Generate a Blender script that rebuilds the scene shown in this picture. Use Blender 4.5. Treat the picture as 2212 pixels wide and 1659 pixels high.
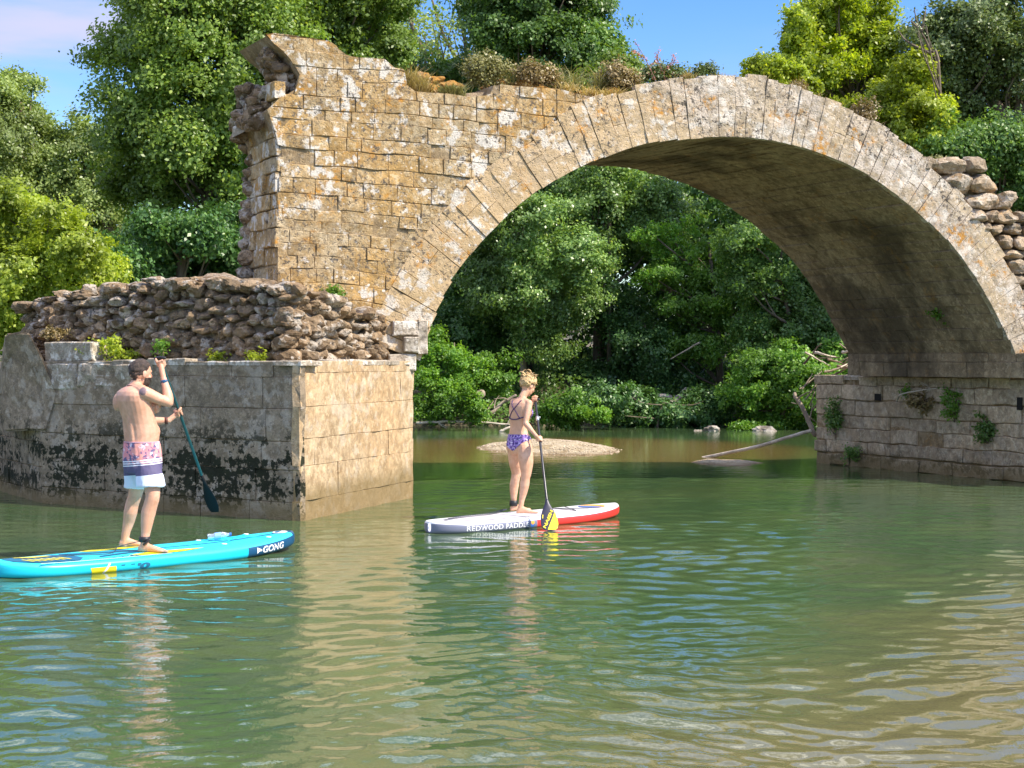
import bpy, math, random
import numpy as np
from mathutils import Vector, Matrix
from mathutils.bvhtree import BVHTree
R = math.radians
scene = bpy.context.scene
for o in list(bpy.data.objects): bpy.data.objects.remove(o)
# ------------------------------------------------------------------ camera, sky, sun
CAM_H, F, PITCH = 1.93, 3600.0, math.atan(54.5/3600)
cam = bpy.data.objects.new("camera", bpy.data.cameras.new("camera"))
scene.collection.objects.link(cam)
cam.location = (0, 0, CAM_H); cam.rotation_euler = (R(90)-PITCH, 0, 0)
cam.data.sensor_width = 36; cam.data.lens = 36*F/2212; cam.data.clip_end = 3000; cam.data.clip_start = .1
scene.camera = cam
SUN = Vector((.85, -.39, 1.0)).normalized()          # towards the sun
sl = bpy.data.lights.new("sun", 'SUN'); sl.energy = 4.4; sl.angle = R(.5); sl.color = (1, .91, .77)
so = bpy.data.objects.new("sun", sl); scene.collection.objects.link(so)
so.rotation_euler = SUN.to_track_quat('Z', 'Y').to_euler(); so.location = (20, -10, 40)
w = bpy.data.worlds.new("World"); scene.world = w; w.use_nodes = True
wt = w.node_tree; wt.nodes.clear()
def wn(t, **p):
    n = wt.nodes.new(t)
    for k, v in p.items(): setattr(n, k, v)
    return n
sky = wn('ShaderNodeTexSky', sky_type='NISHITA', sun_disc=False, sun_elevation=math.asin(SUN.z),
         sun_rotation=math.atan2(SUN.x, SUN.y), altitude=0, air_density=1.0, dust_density=.15, ozone_density=3.0)
hs = wn('ShaderNodeHueSaturation'); hs.inputs['Saturation'].default_value = 1.36; hs.inputs['Value'].default_value = .88; hs.inputs['Hue'].default_value = .518
tc = wn('ShaderNodeTexCoord'); mp = wn('ShaderNodeMapping'); mp.inputs['Scale'].default_value = (1.6, 1.6, 9.0); mp.inputs['Rotation'].default_value = (0, R(-9), 0)
cn = wn('ShaderNodeTexNoise'); cn.inputs['Scale'].default_value = 1.5; cn.inputs['Detail'].default_value = 7; cn.inputs['Roughness'].default_value = .52
cr = wn('ShaderNodeMapRange', interpolation_type='SMOOTHSTEP'); cr.inputs['From Min'].default_value = .455; cr.inputs['From Max'].default_value = .66
sx = wn('ShaderNodeSeparateXYZ')
# clouds gather on the left of the sky and high overhead (unseen, added for water glints and fill), the right stays clear
lm = wn('ShaderNodeMapRange', interpolation_type='SMOOTHSTEP'); lm.inputs['From Min'].default_value = .02; lm.inputs['From Max'].default_value = -.2; lm.inputs['To Min'].default_value = .12
hm = wn('ShaderNodeMapRange', interpolation_type='SMOOTHSTEP'); hm.inputs['From Min'].default_value = .25; hm.inputs['From Max'].default_value = .42
hm.inputs['To Max'].default_value = .8; mxm = wn('ShaderNodeMath', operation='MAXIMUM'); mm = wn('ShaderNodeMath', operation='MULTIPLY'); mm.use_clamp = True
mix = wn('ShaderNodeMix', data_type='RGBA'); cm = wn('ShaderNodeMix', data_type='RGBA'); cm.inputs[6].default_value = (2.7, 2.8, 3.9, 1); cm.inputs[7].default_value = (15, 15, 15.5, 1); wt.links.new(cm.outputs[2], mix.inputs[7])
bg = wn('ShaderNodeBackground'); bg.inputs['Strength'].default_value = .15; wo = wn('ShaderNodeOutputWorld')
L = wt.links.new
L(sky.outputs[0], hs.inputs['Color']); L(tc.outputs['Generated'], mp.inputs['Vector']); L(mp.outputs[0], cn.inputs['Vector'])
L(cn.outputs[0], cr.inputs['Value']); L(tc.outputs['Generated'], sx.inputs[0])
L(sx.outputs['X'], lm.inputs['Value']); L(sx.outputs['Z'], hm.inputs['Value'])
L(lm.outputs[0], mxm.inputs[0]); L(hm.outputs[0], mxm.inputs[1]); L(hm.outputs[0], cm.inputs[0]); L(mxm.outputs[0], mm.inputs[0]); L(cr.outputs[0], mm.inputs[1])
L(mm.outputs[0], mix.inputs[0]); L(hs.outputs[0], mix.inputs[6]); L(mix.outputs[2], bg.inputs['Color']); L(bg.outputs[0], wo.inputs[0])
scene.view_settings.view_transform = 'Standard'; scene.view_settings.look = 'None'
scene.view_settings.exposure = 0.8; scene.view_settings.gamma = 1.0
scene.render.engine = 'CYCLES'

# ------------------------------------------------------------------ helpers
CR = np.array(cam.rotation_euler.to_matrix())
def ray(u, v):
    d = CR @ np.array([u-1106.0, 829.5-v, -F]); return d/d[1]
def atY(u, v, y): return np.array([0, 0, CAM_H]) + ray(u, v)*y
def atZ(u, v, z=0.0):
    d = ray(u, v); return np.array([0, 0, CAM_H]) + d*((z-CAM_H)/d[2])
def V(*a): return np.array(a, float)
def unit(a): a = np.asarray(a, float); return a/(np.linalg.norm(a)+1e-12)

def _h(i, j, k, s):
    n = (i*374761393 + j*668265263 + k*2147483647 + s*974634777) & 0xffffffff
    n = ((n ^ (n >> 13))*1274126177) & 0xffffffff
    n = ((n ^ (n >> 16))*2246822519) & 0xffffffff
    return ((n ^ (n >> 15)) & 0xffff)/32767.5-1
def vn(p, s=0):
    p = np.asarray(p, float); f = np.floor(p); t = p-f; t = t*t*(3-2*t); f = f.astype(np.int64)
    r = 0
    for a in (0, 1):
        for b in (0, 1):
            for c in (0, 1):
                wgt = (t[:, 0] if a else 1-t[:, 0])*(t[:, 1] if b else 1-t[:, 1])*(t[:, 2] if c else 1-t[:, 2])
                r = r+wgt*_h(f[:, 0]+a, f[:, 1]+b, f[:, 2]+c, s)
    return r
def fbm(p, o=3, s=0):
    r = 0; a = 1.0; p = np.asarray(p, float)
    for i in range(o): r = r+a*vn(p*(2.03**i)+i*17.3, s+i); a *= .5
    return r

def mesh_np(name, verts, faces, uv=None, smooth=False):
    """faces: (N,4) or (N,3) array or list"""
    me = bpy.data.meshes.new(name); verts = np.asarray(verts, np.float32)
    if isinstance(faces, np.ndarray):
        n, k = faces.shape
        me.vertices.add(len(verts)); me.vertices.foreach_set('co', verts.ravel())
        me.loops.add(n*k); me.loops.foreach_set('vertex_index', faces.astype(np.int32).ravel())
        me.polygons.add(n); me.polygons.foreach_set('loop_start', np.arange(0, n*k, k, dtype=np.int32))
        me.polygons.foreach_set('loop_total', np.full(n, k, np.int32))
        me.update(calc_edges=True)
    else:
        me.from_pydata([tuple(map(float, v)) for v in verts], [], [tuple(int(i) for i in f) for f in faces]); me.update()
    if smooth: me.polygons.foreach_set('use_smooth', np.ones(len(me.polygons), bool))
    return me
class MB:
    def __init__(s): s.v = []; s.f = []; s.n = 0; s.mi = []
    def add(s, v, f, mi=0):
        v = np.asarray(v, float).reshape(-1, 3); s.v.append(v)
        for q in f: s.f.append(tuple(int(i)+s.n for i in q)); s.mi.append(mi)
        s.n += len(v)
    def box(s, c, ax, ay, az, mi=0):
        c, ax, ay, az = map(np.asarray, (c, ax, ay, az))
        v = [c+i*ax+j*ay+k*az for k in (-1, 1) for j in (-1, 1) for i in (-1, 1)]
        s.add(v, [(0, 2, 3, 1), (4, 5, 7, 6), (0, 1, 5, 4), (2, 6, 7, 3), (0, 4, 6, 2), (1, 3, 7, 5)], mi)
    def loft(s, secs, n=16, mi=0, sq=2.0):
        a = np.arange(n)*2*math.pi/n; ca, sa = np.cos(a), np.sin(a)
        if sq != 2.0:
            ca = np.sign(ca)*abs(ca)**(2/sq); sa = np.sign(sa)*abs(sa)**(2/sq)
        vs = []
        for c, ax, ay in secs: vs.append(np.asarray(c)[None]+ca[:, None]*np.asarray(ax)[None]+sa[:, None]*np.asarray(ay)[None])
        m = len(secs); vs = np.concatenate(vs); c0 = np.asarray(secs[0][0]); c1 = np.asarray(secs[-1][0])
        vs = np.concatenate([vs, [c0, c1]]); f = []
        for i in range(m-1):
            for j in range(n):
                k = (j+1) % n; f.append((i*n+j, i*n+k, (i+1)*n+k, (i+1)*n+j))
        for j in range(n):
            k = (j+1) % n; f.append((m*n, k, j)); f.append((m*n+1, (m-1)*n+j, (m-1)*n+k))
        s.add(vs, f, mi)
    def tube(s, pts, rad, n=8, mi=0, dome=True):
        pts = [np.asarray(p, float) for p in pts]
        if np.isscalar(rad): rad = [rad]*len(pts)
        T = [unit(pts[min(i+1, len(pts)-1)]-pts[max(i-1, 0)]) for i in range(len(pts))]
        a = V(0, 0, 1) if abs(T[0][2]) < .9 else V(1, 0, 0)
        A = unit(np.cross(T[0], a)); secs = []
        for i, p in enumerate(pts):
            A = unit(A-T[i]*np.dot(A, T[i])); B = np.cross(T[i], A)
            if dome and i == 0:
                for k in (80, 50, 25): secs.append((p-T[0]*rad[0]*math.sin(R(k)), A*rad[0]*math.cos(R(k)), B*rad[0]*math.cos(R(k))))
            secs.append((p, A*rad[i], B*rad[i]))
            if dome and i == len(pts)-1:
                for k in (25, 50, 80): secs.append((p+T[i]*rad[i]*math.sin(R(k)), A*rad[i]*math.cos(R(k)), B*rad[i]*math.cos(R(k))))
        s.loft(secs, n, mi)
    def ell(s, c, ax, ay, az, n=14, mi=0):
        c, ax, ay, az = (np.asarray(q, float) for q in (c, ax, ay, az)); m = n//2+1
        s.loft([(c+az*math.cos(math.pi*(i+.02)/(m+.04)), ax*math.sin(math.pi*(i+.02)/(m+.04)), ay*math.sin(math.pi*(i+.02)/(m+.04))) for i in range(m+1)][::-1], n, mi)
    def mesh(s, name, smooth=False):
        me = mesh_np(name, np.concatenate(s.v), s.f, smooth=smooth)
        if any(s.mi): me.polygons.foreach_set('material_index', np.array(s.mi, np.int32))
        return me
def smooth_path(pts, k=4):
    pts = [np.asarray(p, float) for p in pts]; out = []
    for i in range(len(pts)-1):
        p0 = pts[max(i-1, 0)]; p1 = pts[i]; p2 = pts[i+1]; p3 = pts[min(i+2, len(pts)-1)]
        for j in range(k):
            t = j/k; out.append(.5*((2*p1)+(-p0+p2)*t+(2*p0-5*p1+4*p2-p3)*t*t+(-p0+3*p1-3*p2+p3)*t**3))
    out.append(pts[-1]); return out

def wloc(o):
    l = Vector(o.location)
    while o.parent: o = o.parent; l = l+o.location
    return l
def obj(name, me, mats=None, parent=None):
    o = bpy.data.objects.new(name, me); scene.collection.objects.link(o)
    if mats is not None:
        for m in (mats if isinstance(mats, (list, tuple)) else [mats]): me.materials.append(m)
    if parent is not None:
        l = wloc(parent); o.parent = parent; o.location = -l
    return o
def tag(o, label=None, cat=None, group=None, kind=None):
    for k, v in (('label', label), ('category', cat), ('group', group), ('kind', kind)):
        if v: o[k] = v
    return o
def thing(name, label, cat, loc, group=None, kind=None):
    o = bpy.data.objects.new(name, None); scene.collection.objects.link(o); o.location = [float(c) for c in loc]
    o.empty_display_size = .2
    return tag(o, label, cat, group, kind)

# ------------------------------------------------------------------ materials
class NG:
    def __init__(s, name):
        s.m = bpy.data.materials.new(name); s.m.use_nodes = True; s.t = s.m.node_tree; s.t.nodes.clear()
        s.out = s.t.nodes.new('ShaderNodeOutputMaterial'); s.tc = s.t.nodes.new('ShaderNodeTexCoord'); s.P = s.tc.outputs['Object']
    def set(s, sock, v):
        if isinstance(v, bpy.types.NodeSocket): s.t.links.new(v, sock)
        elif isinstance(v, tuple) and len(v) == 3 and sock.type == 'RGBA': sock.default_value = (*v, 1)
        else: sock.default_value = v
    def N(s, t, props=None, ins=None, out=0):
        n = s.t.nodes.new(t)
        for k, v in (props or {}).items(): setattr(n, k, v)
        for k, v in (ins or {}).items(): s.set(n.inputs[k], v)
        return n.outputs[out]
    def noise(s, sc, det=3, ro=.55, vec=None, dist=0): return s.N('ShaderNodeTexNoise', None, {'Scale': sc, 'Detail': det, 'Roughness': ro, 'Distortion': dist, 'Vector': vec if vec is not None else s.P})
    def vor(s, sc, out=0, vec=None, feat='F1', rnd=1.0): return s.N('ShaderNodeTexVoronoi', {'feature': feat}, {'Scale': sc, 'Randomness': rnd, 'Vector': vec if vec is not None else s.P}, out)
    def mr(s, v, a, b, c=0.0, d=1.0): return s.N('ShaderNodeMapRange', {'interpolation_type': 'SMOOTHSTEP'}, {'Value': v, 'From Min': a, 'From Max': b, 'To Min': c, 'To Max': d})
    def mix(s, f, a, b, bt='MIX'): return s.N('ShaderNodeMix', {'data_type': 'RGBA', 'blend_type': bt}, {0: f, 6: a, 7: b}, 2)
    def math(s, op, a, b=0.0, c=0.0, clamp=False): return s.N('ShaderNodeMath', {'operation': op, 'use_clamp': clamp}, {0: a, 1: b, 2: c})
    def xyz(s, k, v=None): return s.N('ShaderNodeSeparateXYZ', None, {0: v if v is not None else s.P}, k)
    def scale(s, x, y, z, rot=(0, 0, 0)): return s.N('ShaderNodeMapping', None, {'Vector': s.P, 'Scale': (x, y, z), 'Rotation': rot})
    def isl(s): return s.N('ShaderNodeNewGeometry', None, None, 'Random Per Island')
    def bump(s, h, st=.5, d=.02): return s.N('ShaderNodeBump', None, {'Height': h, 'Strength': st, 'Distance': d})
    def done(s, col, rough=.8, nrm=None, **kw):
        ins = {'Base Color': col, 'Roughness': rough}
        if nrm is not None: ins['Normal'] = nrm
        for k, v in kw.items(): ins[k.replace('_', ' ')] = v
        b = s.N('ShaderNodeBsdfPrincipled', None, ins); s.t.links.new(b, s.out.inputs[0]); s.b = b; return s.m
def plain(name, col, rough=.5, bump=0, bs=60, var=0, **kw):
    g = NG(name); c = col
    if var: c = g.mix(g.mr(g.noise(bs*.15), .35, .65), tuple(x*(1-var) for x in col), tuple(min(1, x*(1+var)) for x in col))
    return g.done(c, rough, g.bump(g.noise(bs), bump, .01) if bump else None, **kw)

def stone(name, c1, c2, white=.5, dark=.5, orange=.5, algae=None, isl=.25, bump=.6, wet=.25, wcol=(.70, .64, .55), zfade=None, stain=0, xfade=None):
    g = NG(name); i = g.isl()
    nz = g.noise(.9, 4, .6); c = g.mix(g.mr(nz, .38, .62), c1, c2)
    c = g.mix(g.mr(g.noise(7, 4, .7), .35, .7), c, tuple(x*.58 for x in c1)); c = g.mix(g.mr(g.noise(19, 4, .75), .50, .62, 0, .55), c, tuple(x*.62 for x in c2)); c = g.mix(g.mr(g.noise(11, 4, .75, g.scale(1, 1, 1, (.5, .3, 0))), .52, .62, 0, .5), c, tuple(min(.8, x*1.38) for x in c2))
    if isl: c = g.mix(1.0, c, g.N('ShaderNodeValToRGB', None, {0: i}), 'MULTIPLY'); rp = c.node.inputs[7].links[0].from_node.color_ramp; rp.elements[0].color = (1-isl, 1-isl*1.05, 1-isl*1.15, 1); rp.elements[1].color = (1+isl*.3, 1+isl*.22, 1+isl*.1, 1)
    z = g.xyz(2)
    if xfade: c = g.mix(g.mr(g.math('ADD', g.xyz(0), g.math('MULTIPLY', nz, 2.0)), xfade[1]+1, xfade[2]+1, 0, .75), c, xfade[0])
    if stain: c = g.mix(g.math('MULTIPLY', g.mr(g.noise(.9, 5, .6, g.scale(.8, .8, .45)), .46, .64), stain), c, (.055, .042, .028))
    if orange:
        o = g.math('MULTIPLY', g.mr(g.noise(2.3, 5, .7), .53, .66), g.mr(g.noise(13, 3, .7), .42, .58))
        c = g.mix(g.math('MULTIPLY', o, orange), c, (.50, .24, .045))
    if white:
        big = g.mr(g.noise(.75, 2, .5), .36, .62)
        p1 = g.mr(g.math('ADD', g.noise(4.2, 5, .62), g.math('MULTIPLY', big, .09)), .585, .66)
        p2 = g.mr(g.math('ADD', g.vor(9), g.math('MULTIPLY', g.noise(25, 3), .25)), .34, .27)
        p2 = g.math('MULTIPLY', p2, g.mr(g.noise(2.1, 3), .40, .56))
        ww = g.math('MAXIMUM', p1, p2)
        if zfade: ww = g.math('MULTIPLY', ww, g.mr(z, zfade[0], zfade[1]))
        c = g.mix(g.math('MULTIPLY', ww, white), c, g.mix(g.noise(30, 3, .7), tuple(x*.8 for x in wcol), tuple(x*1.12 for x in wcol)))
    if dark:
        d1 = g.math('MULTIPLY', g.mr(g.noise(15, 5, .8), .53, .60), g.mr(g.noise(1.3, 3), .38, .56)); d1 = g.math('MAXIMUM', d1, g.math('MULTIPLY', g.mr(g.noise(42, 3, .7), .60, .66), .7))
        c = g.mix(g.math('MULTIPLY', d1, dark), c, (.10, .085, .07))
    if algae:
        zl, zh, am = algae
        n1 = g.noise(2.0, 6, .72, g.scale(1, 1, 1.5)); n2 = g.noise(13, 4, .7)
        prof = g.math('MULTIPLY', g.mr(z, zl-.12, zl+.12), g.mr(z, zh+.35, zh-.45))
        band = g.mr(g.noise(1.0, 3, .5, g.scale(.25, .25, 4.5)), .42, .62)
        val = g.math('ADD', g.math('ADD', g.math('MULTIPLY', n1, .55), g.math('MULTIPLY', n2, .45)), g.math('MULTIPLY', g.math('MULTIPLY', prof, g.math('ADD', band, .40)), .066))
        c = g.mix(g.math('MULTIPLY', g.math('MULTIPLY', g.mr(val, .545, .575), prof), am), c, g.mix(g.noise(6), (.008, .007, .006), (.02, .03, .012)))
    # wet, darker, greenish stain just above the water
    wb = g.mr(g.math('ADD', z, g.math('MULTIPLY', g.noise(1.7, 4, .6), -.35)), wet-.02, wet-.32)
    c = g.mix(g.math('MULTIPLY', wb, .75), c, (.19, .135, .055))
    h = g.math('ADD', g.math('MULTIPLY', g.noise(9, 6, .7), .7), g.math('MULTIPLY', g.noise(45, 4, .7), .35))
    pit = g.mr(g.vor(22), .0, .35)
    h = g.math('ADD', h, g.math('MULTIPLY', pit, .25))
    return g.done(c, .92, g.bump(h, bump, .05), Specular_IOR_Level=.2)

M = {}
M['face'] = stone('lichen_limestone', (.55, .345, .13), (.52, .42, .27), .95, .95, 1.0, isl=.16)
M['ring'] = stone('lichen_voussoir_stone', (.56, .44, .28), (.56, .49, .41), .8, 1.0, 1.0, isl=.08, xfade=((.52, .36, .18), 4.0, -.5))
M['mortar'] = stone('weathered_mortar', (.34, .235, .12), (.36, .27, .16), .2, .5, .3, isl=0)
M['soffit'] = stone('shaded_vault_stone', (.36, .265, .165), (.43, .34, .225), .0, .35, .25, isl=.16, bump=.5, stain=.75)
M['pier_sun'] = stone('pale_dressed_stone', (.57, .385, .21), (.56, .42, .26), .25, .3, .15, isl=.07, bump=.35, wet=.42)
M['pier_shade'] = stone('shaded_algae_stone', (.29, .225, .15), (.36, .285, .20), .25, .4, .0, algae=(.05, 1.2, .96), isl=.10, bump=.5, wet=.15)  # real algae over the pier stone, its base darkened to paint in the shade
M['pier_right'] = stone('pinkish_coursed_stone', (.57, .43, .28), (.63, .51, .36), .15, .35, .0, algae=(.0, .32, .85), isl=.24, bump=.55, wet=.2)  # base lightened to stand in for light bounced off the water
M['cap'] = stone('white_crusted_cap_stone', (.42, .35, .26), (.5, .44, .36), 1.0, .5, .2, isl=.15, wet=-2)
M['rubble'] = stone('shaded_basalt_rubble', (.31, .215, .13), (.40, .305, .205), .5, .9, .1, isl=.5, bump=.9, wet=-2)  # brown stone, darkened further to paint the heap's shaded side
M['rubble_mortar'] = stone('lime_mortar', (.34, .25, .165), (.40, .31, .215), .2, .5, .2, isl=0, bump=1.0, wet=-2)
M['fill'] = stone('warm_rubble_fill', (.48, .37, .25), (.50, .42, .32), .5, .7, .4, isl=.35, bump=.9, wet=-2)
M['moss'] = stone('orange_moss_clods', (.42, .22, .05), (.36, .22, .08), .1, .6, .9, isl=.3, bump=1.0, wet=-2)

def leafmat(name, c1, c2, c3=None, rough=.42, tr=.35, spec=.5):
    k_ = 1.6; c1, c2 = [tuple(x*k_*q for x, q in zip(c, (1.12, 1.0, .8))) for c in (c1, c2)]; c3 = tuple(x*k_*q for x, q in zip(c3, (1.1, 1.0, .85))) if c3 else None
    g = NG(name); i = g.isl()
    r = g.N('ShaderNodeValToRGB', None, {0: i}); cr_ = r.node.color_ramp
    cr_.elements[0].color = (*c1, 1); cr_.elements[1].color = (*c2, 1)
    if c3: e = cr_.elements.new(.9); e.color = (*c2, 1); cr_.elements[2].color = (*c3, 1)
    c = g.mix(g.mr(g.noise(.5, 3), .4, .62), r, tuple((a+b)*.5*.7 for a, b in zip(c1, c2)))
    b = g.N('ShaderNodeBsdfPrincipled', None, {'Base Color': c, 'Roughness': rough, 'Specular IOR Level': spec})
    t = g.N('ShaderNodeBsdfTranslucent', None, {'Color': g.mix(1.0, c, (1.5, 1.5, .55), 'MULTIPLY')})
    g.t.links.new(g.N('ShaderNodeMixShader', None, {0: tr, 1: b, 2: t}), g.out.inputs[0]); return g.m
def bark(name, c1, c2):
    g = NG(name); n = g.noise(6, 5, .65, g.scale(1, 1, .25)); return g.done(g.mix(g.mr(n, .35, .65), c1, c2), .9, g.bump(n, .8, .04))
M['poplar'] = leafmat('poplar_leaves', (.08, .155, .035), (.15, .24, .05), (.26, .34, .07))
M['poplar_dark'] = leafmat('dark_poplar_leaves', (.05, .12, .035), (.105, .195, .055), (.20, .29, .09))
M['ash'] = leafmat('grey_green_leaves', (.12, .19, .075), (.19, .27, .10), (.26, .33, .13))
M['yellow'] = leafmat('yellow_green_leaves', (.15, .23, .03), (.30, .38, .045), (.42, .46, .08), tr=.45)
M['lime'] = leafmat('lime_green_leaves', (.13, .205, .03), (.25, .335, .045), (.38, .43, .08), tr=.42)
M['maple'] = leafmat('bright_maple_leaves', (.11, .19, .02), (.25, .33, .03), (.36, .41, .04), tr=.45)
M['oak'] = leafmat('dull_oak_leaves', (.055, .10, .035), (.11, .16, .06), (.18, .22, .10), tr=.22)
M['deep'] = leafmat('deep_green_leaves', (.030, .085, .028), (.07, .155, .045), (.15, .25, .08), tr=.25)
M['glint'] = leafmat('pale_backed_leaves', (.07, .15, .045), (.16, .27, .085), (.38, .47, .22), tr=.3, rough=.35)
M['fresh'] = leafmat('fresh_bank_leaves', (.06, .16, .03), (.13, .26, .04), (.24, .36, .07), tr=.4)
M['dry'] = leafmat('dry_shrub_leaves', (.13, .11, .06), (.20, .165, .09), (.15, .17, .06), tr=.2)
M['sage'] = leafmat('sage_shrub_leaves', (.115, .135, .055), (.175, .18, .08), (.24, .22, .12), tr=.2)
M['drygrass'] = leafmat('dry_grass', (.26, .22, .11), (.32, .28, .14), (.18, .22, .07), tr=.25)
M['pink'] = leafmat('pink_blossom', (.28, .11, .11), (.36, .19, .17), (.20, .15, .09), tr=.3)
M['bark'] = bark('grey_brown_bark', (.10, .075, .05), (.19, .15, .105))
M['bark_pale'] = bark('pale_bark', (.22, .17, .115), (.34, .275, .20))
M['twig'] = bark('twig_bark', (.13, .09, .06), (.22, .16, .11))
M['driftwood'] = bark('bleached_driftwood', (.42, .35, .27), (.62, .54, .43))
# ------------------------------------------------------------------ the ruined bridge
rng = np.random.default_rng(7)
PT, PR, PL = atZ(650, 1127), atZ(892, 1075), atZ(90, 1087)      # cutwater tip, right and left shoulders at the water
PLB = atZ(0, 1061)
RW1, RW2 = atZ(2212, 1042), atZ(1760, 1000)                    # inner face of the right pier at the water
BD = unit((RW2-RW1)*V(1, 1, 0)); FD = unit(V(.96, .28, 0)); FN = V(FD[1], -FD[0], 0)   # barrel direction, face direction, outward normal
UP = V(0, 0, 1); O = V(PR[0], PR[1], 0)
def onF(u, v):
    d = ray(u, v); c = V(0, 0, CAM_H); t = np.dot(O-c, FN)/np.dot(d, FN); p = c+d*t-O
    return np.array([np.dot(p, FD), p[2]])
def face(sz, h=0.0):
    sz = np.asarray(sz); return O+sz[..., 0:1]*FD+sz[..., 1:2]*UP+np.asarray(h)[..., None]*FN
intr = np.array([onF(*p) for p in [(909,775),(937,687),(988,585),(1028,537),(1083,479),(1149,420),(1207,387),(1269,354),(1321,336),(1397,310),(1484,302),(1583,296),(1669,305),(1767,331),(1846,364),(1945,430),(1994,473),(2044,519),(2093,581),(2133,649),(2174,728),(2202,785)]])
A_ = np.c_[2*intr, np.ones(len(intr))]; sol = np.linalg.lstsq(A_, (intr**2).sum(1), rcond=None)[0]
CX, CZ = sol[0], sol[1]; RI = math.sqrt(sol[2]+CX*CX+CZ*CZ)
ia = np.arctan2(intr[:, 1]-CZ, intr[:, 0]-CX); ir = np.hypot(intr[:, 1]-CZ, intr[:, 0]-CX)
print('arch', CX, CZ, RI, ir.min(), ir.max(), 'crown z', CZ+RI)
o_ = np.argsort(ia); ia, ir = ia[o_], ir[o_]
def rint(a): return np.interp(a, ia, ir)
ext = np.array([onF(*p) for p in [(1018,393),(1051,363),(1087,337),(1130,312),(1202,250),(1261,207),(1315,200),(1361,198),(1380,180),(1411,176),(1464,170),(1526,164),(1600,168),(1622,163),(1675,172),(1711,186),(1754,199),(1797,213),(1846,239),(1882,259),(1925,288),(1971,321),(2024,374),(2066,407),(2109,466),(2149,512),(2175,568),(2205,630)]])
ea = np.arctan2(ext[:, 1]-CZ, ext[:, 0]-CX); er = np.hypot(ext[:, 1]-CZ, ext[:, 0]-CX); o_ = np.argsort(ea); ea, er = ea[o_], er[o_]
def rext(a): return np.interp(a, ea, er)
A0 = math.asin((1.93-CZ)/RI)                                    # springing angle

def block_mesh(mb, fn, rects, res=.08, gap=.008, dep=.1, hj=.012, disp=.012, rnd=.02, clip=None, seed=0, mi=0, fr=5.0):
    """rects (a0,a1,b0,b1) in the surface's own coordinates; fn(a,b,h)->xyz; one closed-sided slab per stone"""
    r_ = np.random.default_rng(seed)
    for (a0, a1, b0, b1) in rects:
        nx = max(3, int(round((a1-a0)/res))+1); ny = max(3, int(round((b1-b0)/res))+1)
        if clip is not None and clip(np.array([[(a0+a1)/2, (b0+b1)/2]]), True): continue
        ja, jb = r_.normal(0, gap*.35, 2)
        a = np.linspace(a0+gap/2, a1-gap/2, nx)+ja; b = np.linspace(b0+gap/2, b1-gap/2, ny)+jb
        g_ = rnd*.55
        a[1] = a[0]+g_; a[-2] = a[-1]-g_; b[1] = b[0]+g_; b[-2] = b[-1]-g_
        A, B = np.meshgrid(a, b); A = A.ravel(); B = B.ravel()
        # wobble the edges
        q = np.c_[A*4+seed, B*4, np.zeros(len(A))]
        A2 = A+vn(q, 3)*gap*.9; B2 = B+vn(q, 4)*gap*.9
        ix = np.tile(np.arange(nx), ny); iy = np.repeat(np.arange(ny), nx)
        edge = (ix == 0) | (ix == nx-1) | (iy == 0) | (iy == ny-1)
        h = r_.normal(0, hj)+fbm(np.c_[A*fr, B*fr, np.full(len(A), r_.uniform(0, 99))], 3, 1)*disp
        h = h-edge*rnd*.6+r_.normal(0, hj*.5)*(A-A.mean())/(a1-a0)
        if clip is not None: A2, B2 = clip(np.c_[A2, B2], False)
        top = fn(A2, B2, h)
        ring = [i for i in range(nx)]+[i*nx+nx-1 for i in range(1, ny)]+[(ny-1)*nx+i for i in range(nx-2, -1, -1)]+[i*nx for i in range(ny-2, 0, -1)]
        sk = fn(A2[ring], B2[ring], np.full(len(ring), -dep)); v = np.concatenate([top, sk]); f = []
        for j in range(ny-1):
            for i in range(nx-1): f.append((j*nx+i, j*nx+i+1, (j+1)*nx+i+1, (j+1)*nx+i))
        n0 = nx*ny; m = len(ring)
        for k in range(m): f.append((ring[(k+1) % m], ring[k], n0+k, n0+(k+1) % m))
        mb.add(v, f, mi)
def courses(a0, a1, b0, b1, hgt, lo, hi, seed, jit=.15, skew=0):
    r_ = np.random.default_rng(seed); out = []; b = b0
    while b < b1-.02:
        hh = hgt*(1+r_.uniform(-jit, jit)); bn = min(b+hh, b1)
        if b1-bn < hgt*.35: bn = b1
        a = a0-r_.uniform(0, hi*.8)
        while a < a1:
            n = a+r_.uniform(lo, hi); x0, x1 = max(a, a0), min(n, a1)
            if a1-n < lo*.5: x1 = a1; n = a1+1
            if x1-x0 > .08: out.append((x0, x1, b, bn))
            a = n
        b = bn
    return out
# ---- outline of the spandrel wall in (s, z) on the face
outl = [(600,640),(600,560),(602,450),(604,330),(596,290),(578,236),(612,205),(656,176),(640,150),(622,118),(590,92),(574,73),(597,71),(640,77),(712,88),(745,113),(775,124),(831,127),(834,142),(873,150),(882,195),(913,199),(966,202),(1011,209),(1060,206),(1071,181),(1140,188),(1209,192),(1261,207)]
PO = np.array([onF(*p) for p in outl])
arc_l = np.array([[CX+rext(a)*math.cos(a), CZ+rext(a)*math.sin(a)] for a in np.linspace(ea[-1]-.0, math.pi-.33, 5)])
aa = np.linspace(np.arctan2(PO[-1, 1]-CZ, PO[-1, 0]-CX), math.pi-A0, 30)
rmid = lambda a: rext(a)-.05
ARC = np.array([[CX+rmid(a)*math.cos(a), CZ+rmid(a)*math.sin(a)] for a in aa])
base_l = np.array([[PO[0, 0], 1.9]])
POLY = np.concatenate([PO, ARC, np.array([[ARC[-1, 0], 1.9]]), base_l])
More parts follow.
